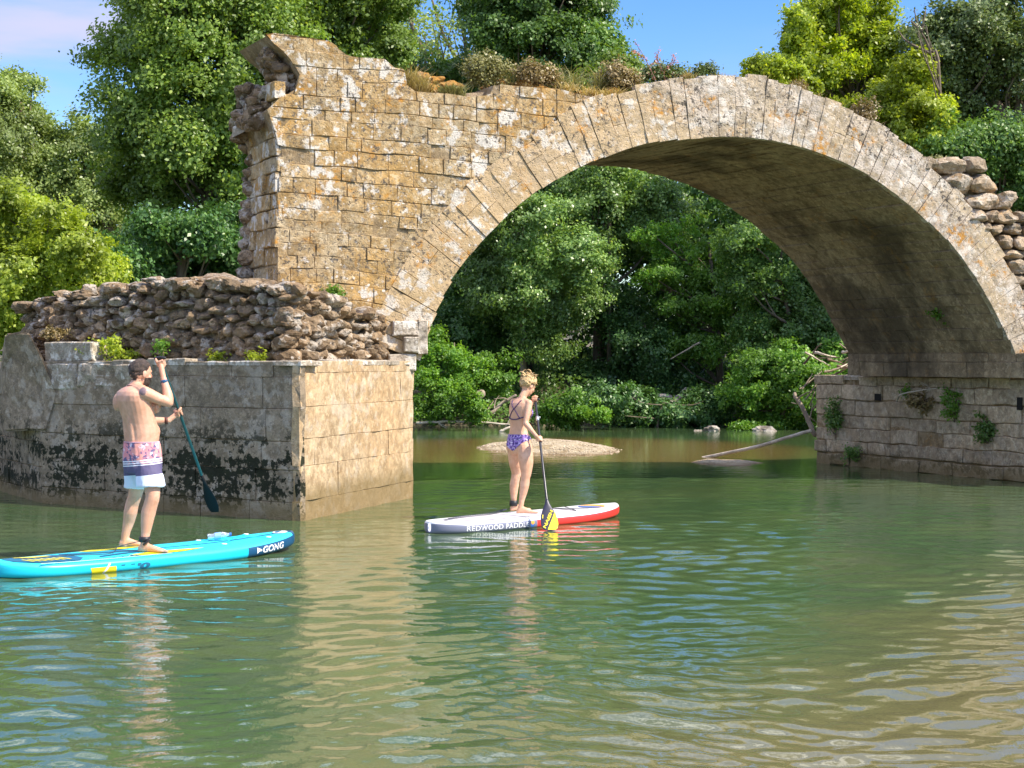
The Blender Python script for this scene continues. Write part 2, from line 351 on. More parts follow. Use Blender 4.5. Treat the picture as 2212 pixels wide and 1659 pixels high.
def inpoly(p, P):
    x, y = p[:, 0], p[:, 1]; c = np.zeros(len(p), bool); j = len(P)-1
    for i in range(len(P)):
        cond = ((P[i, 1] > y) != (P[j, 1] > y))
        with np.errstate(divide='ignore', invalid='ignore'):
            xi = (P[j, 0]-P[i, 0])*(y-P[i, 1])/(P[j, 1]-P[i, 1])+P[i, 0]
        c ^= cond & (x < xi); j = i
    return c
def nearest(p, P):
    best = np.full(len(p), 1e9); res = p.copy()
    for i in range(len(P)):
        a, b = P[i-1], P[i]; ab = b-a; t = np.clip(((p-a)@ab)/(ab@ab+1e-12), 0, 1); q = a+t[:, None]*ab
        d = ((p-q)**2).sum(1); k = d < best; best[k] = d[k]; res[k] = q[k]
    return res, np.sqrt(best)
def clipper(P, tol=.10):
    def f(p, test):
        ins = inpoly(p, P)
        if test:
            if ins[0]: return False
            return nearest(p, P)[1][0] > tol
        q, d = nearest(p, P); p = p.copy(); p[~ins] = q[~ins]; return p[:, 0], p[:, 1]
    return f
def ffn(off=0.0):
    def f(a, b, h): return O+a[:, None]*FD+b[:, None]*UP+(h+off)[:, None]*FN
    return f
bridge = thing('ruined_bridge', 'ruined ancient stone bridge with one great arch and a rubble-topped cutwater pier', 'bridge', (PR[0], PR[1], 0))
def tiltcourse(rects, s0, k):      # courses sag gently to the right as in the old wall
    return rects
mb = MB()
smin, smax, zmax = POLY[:, 0].min(), POLY[:, 0].max(), POLY[:, 1].max()
rects = courses(smin-.1, smax+.1, 1.85, zmax+.05, .182, .20, .52, 3, .26)
def sag(off):
    b_ = ffn(off); return b_
def pclip(p, test):
    p = p.copy(); p[:, 1] -= (p[:, 0]+2)*.035-.045*vn(np.c_[p[:, 0]*.9, p[:, 1]*.5, p[:, 0]*0], 12)-.012*vn(np.c_[p[:, 0]*4, p[:, 1]*3, p[:, 0]*0], 13)                    # the sag
    return clipper(POLY, .11)(p, test)
block_mesh(mb, ffn(0), rects, .07, .008, .12, .006, .016, .010, pclip, 5)
sp = obj('spandrel_wall', mb.mesh('spandrel_wall'), M['face'], bridge)
# quoin stones standing proud at the broken left corner
# ---- voussoir ring
mb = MB(); a = math.pi-A0; k = 0; r_ = np.random.default_rng(11)
def rfn(a, b, h):
    return O+(CX+b*np.cos(a))[:, None]*FD+(CZ+b*np.sin(a))[:, None]*UP+(h+.022)[:, None]*FN
joints = []
while a > A0:
    st = r_.uniform(.15, .29)/RI; an = max(a-st, A0)
    if an-A0 < .02: an = A0
    am = (a+an)/2; joints.append((an, a)); r0 = float(rint(am)); r1 = float(rext(am))+r_.uniform(-.035, .03)
    cuts = [r0+.002, r1]
    if r_.random() < .35: cuts = [r0+.002, r0+(r1-r0)*r_.uniform(.35, .7), r1]
    for q in range(len(cuts)-1):
        # angles scaled to metres inside block_mesh: work with a*RI
        block_mesh(mb, lambda A, B, h: rfn(A/RI, B, h), [(an*RI, a*RI, cuts[q], cuts[q+1])], .075, .005, .12, .004, .014, .007, None, k, fr=6)
    a = an; k += 1
obj('arch_ring', mb.mesh('arch_ring'), M['ring'], bridge)
# ---- vault: soffit of long stones laid in courses across the barrel
WID = 4.15
mb = MB(); rects = []
def sfn(A, B, h):
    ang = A/RI; rr = rint(ang)-h+.012
    return O+(CX+rr*np.cos(ang))[:, None]*FD+(CZ+rr*np.sin(ang))[:, None]*UP+(B-.0)[:, None]*BD
for (an, a) in joints:
    b = .0-r_.uniform(0, .5)
    while b < WID:
        n = b+r_.uniform(.45, 1.0); x0, x1 = max(b, 0.02), min(n, WID)
        if x1-x0 > .06: rects.append((an*RI, a*RI, x0, x1))
        b = n
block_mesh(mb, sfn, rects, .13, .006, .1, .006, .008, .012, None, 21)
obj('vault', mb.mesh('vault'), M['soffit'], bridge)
# ---- solid core behind facing, ring and vault
def extrude_poly(P, off, depth, name, mat, jitter=0):
    mb = MB(); n = len(P)
    f0 = face(P)-FN*off; f1 = f0+BD*depth
    mb.v = []; mb.add(np.concatenate([f0, f1]), [tuple(range(n)), tuple(range(2*n-1, n-1, -1))]+[(i, (i+1) % n, n+(i+1) % n, n+i)[::-1] for i in range(n)])
    me = mb.mesh(name)
    import bmesh
    bm = bmesh.new(); bm.from_mesh(me); bmesh.ops.triangulate(bm, faces=[f for f in bm.faces if len(f.verts) > 4]); bm.to_mesh(me); bm.free()
    return obj(name, me, mat, bridge)
def inset(P, d):
    c = P.mean(0); return P+(c-P)*np.minimum(1, d/np.linalg.norm(P-c, axis=1))[:, None]
extrude_poly(inset(POLY, .03), .016, 1.30, 'wall_core', M['mortar'])
# the ring's core
aa = np.linspace(math.pi-A0, A0, 60)
P1 = np.array([[CX+(rint(a)+.03)*math.cos(a), CZ+(rint(a)+.03)*math.sin(a)] for a in aa])
P2 = np.array([[CX+(min(rext(a), rint(a)+.8)-.07)*math.cos(a), CZ+(min(rext(a), rint(a)+.8)-.07)*math.sin(a)] for a in aa[::-1]])
n = len(aa); mb = MB()
f0 = face(np.concatenate([P1, P2]))-FN*.03; f1 = f0+BD*(WID-.02); m = 2*n; f = []
for i in range(n-1): f += [(i, i+1, m-2-i, m-1-i), (m+i, m+m-1-i, m+m-2-i, m+i+1), (i, m+i, m+i+1, i+1), (m-1-i, m-2-i, m+m-2-i, m+m-1-i)]
mb.add(np.concatenate([f0, f1]), f); obj('ring_core', mb.mesh('ring_core'), M['mortar'], bridge)
# fill of the deck behind the facing: lower and ragged
fillp = [(760,640),(760,420),(760,260),(780,210),(880,200),(905,200),(950,194),(1010,196),(1070,192),(1200,190),(1290,203),(1370,205),(1400,182),(1450,178)]
FP = np.array([onF(*p) for p in fillp]); a2 = np.linspace(np.arctan2(FP[-1, 1]-CZ, FP[-1, 0]-CX), math.pi-A0, 20)
FA = np.array([[CX+(rint(a)+.4)*math.cos(a), CZ+(rint(a)+.4)*math.sin(a)] for a in a2])
FPoly = np.concatenate([FP, FA, [[FA[-1, 0], 1.9]], [[FP[0, 0], 1.9]]])
extrude_poly(FPoly, -.0+.25, WID-.3, 'deck_fill', M['fill'])

# ---- rubble stones: chiselled lumps
import bmesh
def ico(sub):
    bm = bmesh.new(); bmesh.ops.create_icosphere(bm, subdivisions=sub, radius=1); v = np.array([x.co[:] for x in bm.verts]); f = [tuple(q.index for q in p.verts) for p in bm.faces]; bm.free(); return v, f
ICO2, ICO3 = ico(2), ico(3)
def rock(mb, c, r, seed, sub=2, mi=0, flat=None, rough=.16, sq=1.0):
    r_ = np.random.default_rng(seed); v, f = (ICO2 if sub == 2 else ICO3); v = v.copy()
    if sq != 1: v = np.sign(v)*abs(v)**sq
    for _ in range(15 if sq == 1 else 13):
        n = unit(r_.normal(size=3)); d = r_.uniform(.52, .88) if sq == 1 else r_.uniform(.70, 1.05); k = v@n; ex = np.maximum(k-d, 0); v -= ex[:, None]*n*.97
    v *= (1+rough*fbm(v*1.6+r_.uniform(0, 50), 3, 2))[:, None]
    th = r_.uniform(0, 6.28); ct, st = math.cos(th), math.sin(th)
    v = v*np.asarray(r); v = v@np.array([[ct, st, 0], [-st, ct, 0], [0, 0, 1]]).T if flat is None else v@flat
    mb.add(v+np.asarray(c), f, mi)
# rubble heap on the cutwater
ZL = 1.90
def cutpath():
    L, T, Rr, LB = [V(p[0], p[1], 0) for p in (PL, PT, PR, PLB)]
    c = (L+T+Rr+LB)/4
    return L, T, Rr, LB
Lp, Tp, Rp, LBp = cutpath()
nL = unit(np.cross(UP, Lp-Tp))*1; nL = nL if nL[1] < 0 else -nL; nR = unit(np.cross(UP, Rp-Tp)); nR = nR if nR[0] > 0 else -nR
tip_in = Tp+unit((Lp+Rp)/2-Tp)*.55
Lin = Lp-nL*.38+unit(Lp-Tp)*-.1; Rin = Rp-nR*.32
q1 = Tp-nL*.36+unit(Lp-Tp)*.75; q2 = Tp-nR*.36+unit(Rp-Tp)*.6
path = smooth_path([LBp+V(.28, .15, 0), Lp*.55+LBp*.45+V(.22, .1, 0), Lin+V(.05, .05, 0), (Lin+q1)/2, q1, (q1+q2)/2+unit(Tp-(Lp+Rp)/2)*.10, q2, (q2+Rin)/2, Rin], 10)
path = np.array(path); seg = np.r_[0, np.cumsum(np.linalg.norm(np.diff(path, axis=0), axis=1))]
topl = [(20,700),(36,690),(69,650),(82,642),(115,643),(158,623),(237,620),(296,614),(408,609),(438,604),(467,608),(592,612),(641,621),(728,645),(790,672),(850,692),(900,700)]
tu = [p[0] for p in topl]; tv = [p[1] for p in topl]
def pathpt(s): return np.array([np.interp(s, seg, path[:, i]) for i in range(3)])
def pxu(p):
    q = CR.T @ (p-V(0, 0, CAM_H)); return 1106+F*q[0]/(-q[2])
def toph(p):      # height of the rubble top above this point of its foot
    u = pxu(p); v = np.interp(u, tu, tv); return CAM_H-.0+(775-v)/F*(p[1]+.45)
mb = MB(); core = []
N = 90
cen = np.mean(path, axis=0)
prof = [(.03, 0), (.07, .35), (.12, .65), (.19, .9), (.27, .99)]
grid = []
for i in range(N):
    s = seg[-1]*i/(N-1); p = pathpt(s); t = unit(pathpt(min(s+.1, seg[-1]))-pathpt(max(s-.1, 0))); nin = V(-t[1], t[0], 0); H = toph(p)-ZL
    row = []
    for (d, h) in prof: row.append(p+nin*(d+.02)+UP*(ZL-.02+h*H-.05))
    Cc = (Lp+Rp)/2+BD*.5; q0 = row[-1]; zc_ = ZL+1.25
    for fr_ in (.2, .5, .8, 1.0): row.append(V(q0[0]+(Cc[0]-q0[0])*fr_, q0[1]+(Cc[1]-q0[1])*fr_, q0[2]+(zc_-q0[2])*fr_*.9))
    grid.append(row)
G = np.array(grid); gv = G.reshape(-1, 3); gv = gv+np.c_[fbm(gv*3, 3, 5), fbm(gv*3, 3, 6), fbm(gv*4, 4, 7)]*.07
k = G.shape[1]; mb.add(gv, [(i*k+j, (i+1)*k+j, (i+1)*k+j+1, i*k+j+1) for i in range(N-1) for j in range(k-1)])
obj('rubble_bedding', mb.mesh('rubble_bedding', True), M['rubble_mortar'], bridge)
mb = MB(); sd = 100
HR = .132
def course_stone(p, t, nin, wd, ht, dp, z, sd_, rr):
    th = rr.normal(0, .24); ct, st = math.cos(th), math.sin(th); Rt = np.array([[ct, 0, st], [0, 1, 0], [-st, 0, ct]])
    rock(mb, p+UP*z, (1, 1, 1), sd_, 3, flat=Rt@np.array([t*wd, nin*dp, UP*ht]), rough=.22, sq=.8)
for lev in range(11):
    s = rng.uniform(0, .15); z0_ = ZL+.02+lev*HR
    while s < seg[-1]:
        wd = rng.uniform(.05, .14)*(1.3 if rng.random() < .2 else 1); s += wd*.97; p = pathpt(min(s, seg[-1])); t = unit(pathpt(min(s+.08, seg[-1]))-pathpt(max(s-.08, 0))); nin = V(-t[1], t[0], 0); top_z = toph(p)
        if z0_+HR*.55 < top_z:
            ht = HR*.5*rng.uniform(.75, 1.6); last = z0_+HR*1.5 > top_z
            course_stone(p+nin*(.06+lev*.018+rng.uniform(-.05, .06)), t, nin, wd*(1.15 if last else 1.03), ht*(.8 if last else 1), .15, z0_+HR*.5+rng.uniform(-.055, .055), sd, rng); sd += 1
        s += wd*.97
for i in range(150):       # flat stones on the crown of the heap, mostly sunk in mortar
    s = rng.uniform(0, seg[-1]); p = pathpt(s); fr_ = rng.random()**1.3; Cc = (Lp+Rp)/2+BD*.5; q = p*(1-fr_)+Cc*fr_; q[2] = 0
    zq = toph(p)*(1-fr_)+(ZL+1.12)*fr_; w_ = rng.uniform(.10, .22); a_ = rng.uniform(0, 3.1); t = V(math.cos(a_), math.sin(a_), 0)
    rock(mb, q+UP*(zq-.05), (1, 1, 1), sd, 3, flat=np.array([t*w_, V(-t[1], t[0], 0)*w_*.7, UP*w_*.45]), rough=.2, sq=.75); sd += 1
obj('rubble_masonry', mb.mesh('rubble_masonry', False), M['rubble'], bridge)

# ---- left pier: faced with dressed stone
def wall_fn(p0, d, n, off=0.0):
    ci = unit((Lp+Rp)/2-Tp) if np.allclose(p0, Tp) else None
    def f(a, b, h):
        q = p0[None]+a[:, None]*d[None]+b[:, None]*UP[None]+(h+off)[:, None]*n[None]
        if ci is not None:
            k = np.exp(-np.maximum(a, 0)/.14); bb = np.c_[b*3.1, b*0, b*0+.3]; q = q+ci[None]*((.035+.05*fbm(bb, 3, 77)+.03*np.clip(vn(bb*2.7, 78), 0, 1))*k)[:, None]
        return q
    return f
dR = unit(Rp-Tp); lenR = np.linalg.norm(Rp-Tp); dL = unit(Lp-Tp); lenL = np.linalg.norm(Lp-Tp)
mb = MB(); block_mesh(mb, wall_fn(Tp, dR, nR), courses(0, lenR, -.5, ZL, .37, .7, 1.5, 31, .12), .1, .003, .1, .0025, .013, .006, None, 40)
obj('cutwater_sunny_face', mb.mesh('f'), M['pier_sun'], bridge)
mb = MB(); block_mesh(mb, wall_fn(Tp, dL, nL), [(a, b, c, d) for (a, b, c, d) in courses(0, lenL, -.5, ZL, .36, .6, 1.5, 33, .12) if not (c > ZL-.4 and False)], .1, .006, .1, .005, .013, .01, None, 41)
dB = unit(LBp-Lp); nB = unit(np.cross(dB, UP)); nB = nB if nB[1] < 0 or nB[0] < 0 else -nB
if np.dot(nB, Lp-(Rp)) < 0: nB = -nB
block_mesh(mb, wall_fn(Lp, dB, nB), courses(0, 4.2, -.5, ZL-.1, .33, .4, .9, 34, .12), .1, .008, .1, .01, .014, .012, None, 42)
obj('cutwater_shaded_face', mb.mesh('f'), M['pier_shade'], bridge)
# core of the pier + its top ledge
PB = Rp+BD*3.9; PB2 = Lp+dB*4.2
mb = MB(); ft = [Tp, Rp, PB, PB2, Lp]; cc = sum(ft)/5
ft = [q+(cc-q)*.012-UP*.0 for q in ft]
mb.add([q+UP*z for z in (-.9, ZL-.012) for q in ft], [tuple(range(4, -1, -1)), tuple(range(5, 10))]+[(i, (i+1) % 5, 5+(i+1) % 5, 5+i) for i in range(5)])
obj('pier_core', mb.mesh('pier_core'), M['pier_sun'], bridge)
# crusted cap stones along the ledge
mb = MB()
def cap(p0, d, n, L_, depth, seed, z=ZL, th=.05):
    r_ = np.random.default_rng(seed); a = 0
    while a < L_:
        b = min(a+r_.uniform(.5, 1.2), L_); f_ = lambda A, B, h: p0[None]+A[:, None]*d[None]-B[:, None]*n[None]+(z+h)[:, None]*UP[None]
        block_mesh(mb, f_, [(a, b, -.012, depth)], .07, .012, th, .012, .016, .02, None, int(seed+a*10)); a = b
cap(Tp, dL, nL, lenL-.9, .42, 51); cap(Tp, dR, nR, lenR-.1, .34, 52)
obj('ledge_cap', mb.mesh('ledge_cap'), M['cap'], bridge)
# the raised blocks and tilted slab near the left shoulder
mb = MB()
def fblock(u0, v0, u1, v1, y, dep, seed, tilt=0, d=None, n=None):
    d = dL if d is None else d; n = nL if n is None else n
    p0 = atY(u0, v1, y); wd = (u1-u0)/F*y/abs(unit(d)[0]); ht = (v1-v0)/F*y; dd = -d if d[0] < 0 else d
    f_ = lambda A, B, h: p0[None]+A[:, None]*dd[None]+B[:, None]*(UP+dd*tilt)[None]+h[:, None]*n[None]
    block_mesh(mb, f_, [(0, wd, 0, ht)], .06, .01, dep, .0, .02, .03, None, seed)
yL = PL[1]
def onL(u, v, off):
    d = ray(u, v); c0 = V(0, 0, CAM_H); P0 = Tp+nL*off; return c0+d*(np.dot(P0-c0, nL)/np.dot(d, nL))
def lblock(u0, v0, u1, v1, off, dep, seed):
    a_, b_ = onL(u0, v1, off), onL(u1, v1, off); c_ = onL(u0, v0, off); wd = np.linalg.norm((b_-a_)[:2]); ht = c_[2]-a_[2]; dd = unit((b_-a_)*V(1, 1, 0))
    block_mesh(mb, lambda A, B, h: a_[None]+A[:, None]*dd[None]+B[:, None]*UP[None]+h[:, None]*nL[None], [(0, wd, 0, ht)], .05, .01, dep, .0, .03, .03, None, seed)
lblock(92, 738, 200, 782, -.02, .5, 61); lblock(96, 784, 166, 842, .012, .3, 62); lblock(168, 786, 330, 838, .008, .3, 63)
obj('raised_block', mb.mesh('raised_block'), M['cap'], bridge)
mb = MB(); 
p_ = [atY(*q) for q in [(12,722,yL+.25),(62,716,yL+.02),(128,850,yL-.2),(100,930,yL-.1),(8,930,yL+.5),(2,800,yL+.6)]]
bk = [q+V(-.25, .8, 0) for q in p_]
mb.add(p_+bk, [tuple(range(6))[::-1], tuple(range(6, 12))]+[(i, (i+1) % 6, 6+(i+1) % 6, 6+i) for i in range(6)])
me = mb.mesh('leaning_slab'); bm = bmesh.new(); bm.from_mesh(me)
bmesh.ops.recalc_face_normals(bm, faces=bm.faces); bmesh.ops.bevel(bm, geom=list(bm.edges), offset=.03, segments=2, affect='EDGES'); bmesh.ops.triangulate(bm, faces=[f for f in bm.faces if len(f.verts) > 4]); bmesh.ops.subdivide_edges(bm, edges=bm.edges, cuts=2, use_grid_fill=True)
for vv in bm.verts:
    q = np.array([vv.co[:]]); vv.co += Vector((fbm(q*5, 3, 1)[0], fbm(q*5, 3, 2)[0], fbm(q*5, 3, 3)[0]))*.018
bm.to_mesh(me); bm.free(); obj('leaning_slab', me, M['pier_shade'], bridge)
# stepped dark blocks at the springing, right shoulder
mb = MB()
dRn = unit(Rp-Tp)
for i, (u0, v0, u1, v1) in enumerate([(848,692,905,726),(872,726,905,762),(838,764,900,800),(905,690,926,765)]):
    fblock(u0, v0, u1, v1, PR[1]-.18+(.0 if i < 3 else .1), .7, 70+i, 0, FD, FN)
obj('springer_block', mb.mesh('springer_block'), M['cap'], bridge)
mb = MB(); block_mesh(mb, wall_fn(Rp, BD, V(BD[1], -BD[0], 0)), courses(0, 4, -.5, 2.0, .33, .5, 1.1, 35), .15, .008, .1, .006, .01, .01, None, 44)
obj('inner_face', mb.mesh('f'), M['pier_sun'], bridge)
# ---- broken end of the wall (left side), smooth courses then rubble
E0 = O+FD*PO[1, 0]; nE = -unit(np.cross(BD, UP)); nE = nE if nE[0] < 0 else -nE
mb = MB()
zt = lambda t: np.interp(t, [0, .25, .55, 1.0, 1.4], [6.0, 5.75, 5.55, 5.3, 5.0])
rc = [r for r in courses(0, 1.38, 1.85, 6.0, .24, .3, .7, 36) if r[3] < zt((r[0]+r[1])/2)+.1]
block_mesh(mb, lambda a, b, h: E0[None]+a[:, None]*BD[None]+b[:, None]*UP[None]+(h+.01)[:, None]*nE[None], rc, .08, .014, .12, .02, .014, .02, None, 45)
obj('wall_end', mb.mesh('wall_end'), M['face'], bridge)
mb = MB(); sd = 1000
for z in np.arange(1.95, 5.9, .2):
    wdt = np.interp(z, [1.9, 2.6, 3.2, 4.5, 5.2, 5.6], [2.35, 2.1, 1.75, 1.55, 1.5, 1.5])
    for t in np.arange(1.30, 3.4, .2):
        lat = (np.interp(t, [1.3, 1.6, 2.4, 3.4], [.06, -.02, -.35, -1.1]) + np.interp(z, [1.9, 2.6, 4.8, 5.3, 5.8], [.35, .12, .0, .22, .1])*min(1, (3.2-t)))
        s_ = rng.uniform(.08, .17); c = E0+BD*(t+rng.uniform(-.05, .05))+nE*(lat+rng.uniform(-.04, .04)-.15)+UP*(z+rng.uniform(-.05, .05))
        if z > 5.1 and t > 2.6: continue
        rock(mb, c, (s_*1.1, s_, s_*.72), sd, 3, rough=.22, sq=.75); sd += 1
# broken crest below the overhang, stepping down to the left
for i in range(70):
    u = rng.uniform(548, 655); v = np.interp(u, [540, 575, 610, 655], [215, 178, 160, 120])+rng.uniform(0, 70)
    p2 = onF(u, v); s_ = rng.uniform(.07, .15); c = face(np.array(p2))-FN*rng.uniform(.35, 1.1)
    rock(mb, c, (s_, s_, s_*.75), sd, 3, rough=.22, sq=.75); sd += 1
for i in range(75):      # underside of the overhang
    u = rng.uniform(580, 652); v = np.interp(u, [580, 652], [100, 190])+rng.uniform(-15, 40); p2 = onF(u, v); s_ = rng.uniform(.07, .15)
    if u < 600 and v > 175: continue
    rock(mb, face(np.array(p2))-FN*rng.uniform(.22, .7), (s_, s_, s_*.8), sd, 2); sd += 1
obj('broken_rubble_end', mb.mesh('broken_rubble_end'), M['rubble'], bridge)
# jutting slab on the side (white topped)
mb = MB(); pa = atY(546, 262, E0[1]+1.0); block_mesh(mb, lambda A, B, h: pa[None]+A[:, None]*unit(V(.9, -.5, .35))[None]+B[:, None]*unit(V(.35, .9, 0))[None]+h[:, None]*UP[None], [(-.25, .35, -.2, .6)], .07, .01, .16, 0, .02, .03, None, 9)
obj('jutting_slab', mb.mesh('jutting_slab'), M['cap'], bridge)

# ---- right pier: its inner wall, the ledge beyond the vault and the squared end
RN = V(-BD[1], BD[0], 0); RN = RN if RN[0] < 0 else -RN
Rs = O+FD*(CX+RI*math.cos(A0)); Rs = V(Rs[0], Rs[1], 0)
# foot of the wall on the measured waterline
tt = np.dot(Rs-V(RW1[0], RW1[1], 0), BD); RW0 = V(RW1[0], RW1[1], 0)+BD*tt
lenW = np.linalg.norm(V(RW2[0], RW2[1], 0)-RW0)
ZR = CAM_H-(810-775)/F*RW2[1]
mb = MB(); rc = courses(-1.5, lenW, -.5, ZR, .255, .35, .95, 37, .18)
rc = [r for r in rc if not (abs((r[0]+r[1])/2-2.4) < .18 and 0.25 < r[2] < .5)]
block_mesh(mb, wall_fn(RW0, BD, RN), rc, .09, .017, .14, .016, .014, .02, None, 46)
# transition band between vault springing and wall
rc = courses(-1.5, WID, ZR, 2.02, .25, .4, .9, 38)
obj('right_pier_wall', mb.mesh('f'), M['pier_right'], bridge)
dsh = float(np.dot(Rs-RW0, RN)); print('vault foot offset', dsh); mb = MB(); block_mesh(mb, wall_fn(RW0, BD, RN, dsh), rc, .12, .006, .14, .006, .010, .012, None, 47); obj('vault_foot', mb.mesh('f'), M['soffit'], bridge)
mb = MB(); back = RW0+BD*lenW; e = -RN
ft = [RW0-BD*1.5, RW0+BD*lenW, RW0+BD*lenW+e*3.5, RW0-BD*1.5+e*3.5]; ft = [q+e*.035 for q in ft]; ft[1] = ft[1]-BD*.03
mb.add([q+UP*z for z in (-.9, ZR-.01) for q in ft], [(3, 2, 1, 0), (4, 5, 6, 7)]+[(i, (i+1) % 4, 4+(i+1) % 4, 4+i) for i in range(4)])
ft = [RW0-BD*1.5+e*.04, RW0+BD*(WID-.02)+e*.04, RW0+BD*(WID-.02)+e*3.5, RW0-BD*1.5+e*3.5]
mb.add([q+UP*z for z in (ZR-.05, 2.3) for q in ft], [(3, 2, 1, 0), (4, 5, 6, 7)]+[(i, (i+1) % 4, 4+(i+1) % 4, 4+i) for i in range(4)])
obj('right_pier_core', mb.mesh('f'), M['mortar'], bridge)
mb = MB(); block_mesh(mb, lambda A, B, h: RW0[None]+A[:, None]*BD[None]-(B[:, None])*RN[None]+(ZR+h)[:, None]*UP[None], [(WID+.02, WID+.75, -.02, .8), (WID+.75, lenW+.02, -.02, .9), (WID+.0, WID+.7, .8, 2.6), (WID+.7, lenW, .9, 2.6)], .08, .012, .08, .01, .014, .02, None, 48)
obj('pier_ledge', mb.mesh('f'), M['cap'], bridge)
# front spandrel to the right: broken rubble fill behind the ring
mb = MB(); sd = 3000
sil = [(2007,352),(2044,351),(2110,358),(2152,378),(2198,415),(2240,470),(2300,560),(2380,700),(2380,800)]
SP = np.array([onF(*p) for p in sil]); inn = [(2300,800),(2255,700),(2205,630),(2175,568),(2149,512),(2109,466),(2066,410),(2024,376)]
IP = np.array([onF(*p) for p in inn]); RP = np.concatenate([SP, IP])
ai = np.linspace(np.arctan2(IP[-1, 1]-CZ, IP[-1, 0]-CX), A0, 16)
extrude_poly(np.concatenate([SP+V(-.05, -.12), np.array([[SP[-1, 0]-.05, 1.9]]), np.array([[CX+(rint(a)+.35)*math.cos(a), CZ+(rint(a)+.35)*math.sin(a)] for a in ai[::-1]])]), .28, WID-.4, 'right_fill_core', M['mortar'])
zz = RP[:, 1].min()
z = CZ+RI*.2
while z < RP[:, 1].max()+.1:
    sz = .145 if z > 4.2 else .105; s = RP[:, 0].min()-.1
    while s < RP[:, 0].max()+.1:
        wd = rng.uniform(.8, 1.9)*sz; s += wd*.95; p = np.array([[s, z+sz*.9]])
        if inpoly(p, RP)[0] or nearest(p, RP)[1][0] < .05:
            th = rng.normal(0, .12); Rt = np.array([[math.cos(th), 0, math.sin(th)], [0, 1, 0], [-math.sin(th), 0, math.cos(th)]])
            rock(mb, face(p[0])-FN*rng.uniform(.12, .20), (1, 1, 1), sd, 3, flat=Rt@np.array([FD*wd*1.05, -FN*.22, UP*sz*rng.uniform(.9, 1.15)]), rough=.2, sq=.62); sd += 1
        s += wd*.95
    z += sz*1.85
obj('right_rubble_fill', mb.mesh('f', False), M['fill'], bridge)
# orange earth clods and loose lumps on top of the deck behind the facing
sd = 5000
for (u, v, ru, dp) in [(925,165,34,.5),(960,158,28,.7),(985,182,30,.45),(1012,172,24,.9),(940,188,26,.35),(1040,195,22,.6),(905,178,22,.8),(1090,172,22,.9),(1120,168,26,.7),(1155,172,28,.5),(1185,180,24,.5),(1220,186,22,.6),(1290,196,26,.5),(1320,192,24,.5),(1345,196,26,.45),(1362,190,22,.8),(1260,196,22,.7),(1000,200,20,.3),(1480,168,22,.9),(1560,166,20,.8),(2030,362,26,.3),(2060,364,26,.4),(2100,372,26,.3),(2135,388,24,.35)]:
    mb = MB(); r1 = ru/F*24; rock(mb, face(onF(u, v))-FN*dp, (r1*1.2, r1, r1*.6), sd, 3, rough=.25); sd += 1; obj('earth_clod', mb.mesh('f', False), M['moss'], bridge)
# ------------------------------------------------------------------ ground, river, gravel bar
def axis(fine0, fine1, step, far, n=16):
    a = np.arange(fine0, fine1+step, step); k = np.geomspace(step, far, n)
    return np.r_[(fine0-np.cumsum(k))[::-1], a, fine1+np.cumsum(k)]
gx = axis(-32, 32, .8, 160); gy = axis(-4, 80, .8, 160)
X, Y = np.meshgrid(gx, gy); x, y = X.ravel(), Y.ravel()
def groundz(x, y):
    q = np.c_[x*.12, y*.12, np.zeros(len(x))]
    far = np.clip((y-45.3-1.2*vn(q*1.7, 4))/7, 0, 1); far = far*far*(3-2*far)
    edge_l = np.clip((-x-8.5-np.maximum(0, 30-y)*.5)/5, 0, 1)*(y > 24)
    edge_r = np.clip((x-13-np.maximum(0, 26-y)*.3)/6, 0, 1)
    h = np.maximum(np.maximum(far*2.6, edge_l*2.0), edge_r*2.4)
    return -1.3+h+np.where(h > .05, 1, .15)*(fbm(q*4, 3, 2)*.22)+np.clip((y-56)/40, 0, 3)*1.5*(h > .1)
z = groundz(x, y); nx, ny = len(gx), len(gy)
idx = np.arange(nx*ny).reshape(ny, nx); q = np.stack([idx[:-1, :-1], idx[:-1, 1:], idx[1:, 1:], idx[1:, :-1]], -1).reshape(-1, 4)
g = NG('river_bank_soil'); c = g.mix(g.mr(g.noise(.8, 5, .65), .4, .6), (.07, .055, .035), (.16, .125, .08)); c = g.mix(g.mr(g.noise(3, 4, .6), .5, .62), c, (.05, .075, .025))
soil = g.done(c, .95, g.bump(g.noise(8, 5, .7), .8, .08))
tag(obj('ground', mesh_np('ground', np.c_[x, y, z], q, smooth=True), soil), kind='structure')
# gravel bar, a low mound just above the water
bc = atZ(1168, 985, .05); n1, n2 = 44, 40
g = NG('river_gravel'); v1 = g.vor(26, 1); c = g.mix(g.mr(g.xyz(0, v1), 0, 1), (.36, .28, .17), (.56, .46, .31)); c = g.mix(g.mr(g.noise(2.2, 3), .5, .68), c, (.34, .25, .13))
c = g.mix(g.mr(g.xyz(2), .035, .0), c, (.22, .15, .07))
grav = g.done(c, .9, g.bump(g.math('ADD', g.vor(26), g.noise(9, 3)), .8, .05))
def mound(cx, cy, rx, ry, h, name, seed):
    r, a = np.meshgrid(np.linspace(0.001, 1.25, n1), np.linspace(0, 2*np.pi, n2, endpoint=False)); r, a = r.ravel(), a.ravel()
    k = 1+.10*np.sin(2*a+seed)+.07*np.sin(3*a+1+seed)
    px, py = cx+rx*r*np.cos(a)*k, cy+ry*r*np.sin(a)*k
    pz = h*(1-np.clip(r, 0, 2)**2.0)+fbm(np.c_[px*2.5, py*2.5, r*0], 4, seed)*.022
    i = np.arange(n1*n2).reshape(n2, n1); f = np.stack([i[:, :-1], i[:, 1:], np.roll(i, -1, 0)[:, 1:], np.roll(i, -1, 0)[:, :-1]], -1).reshape(-1, 4)
    return tag(obj(name, mesh_np(name, np.c_[px, py, pz], f, smooth=True), grav), kind='structure')
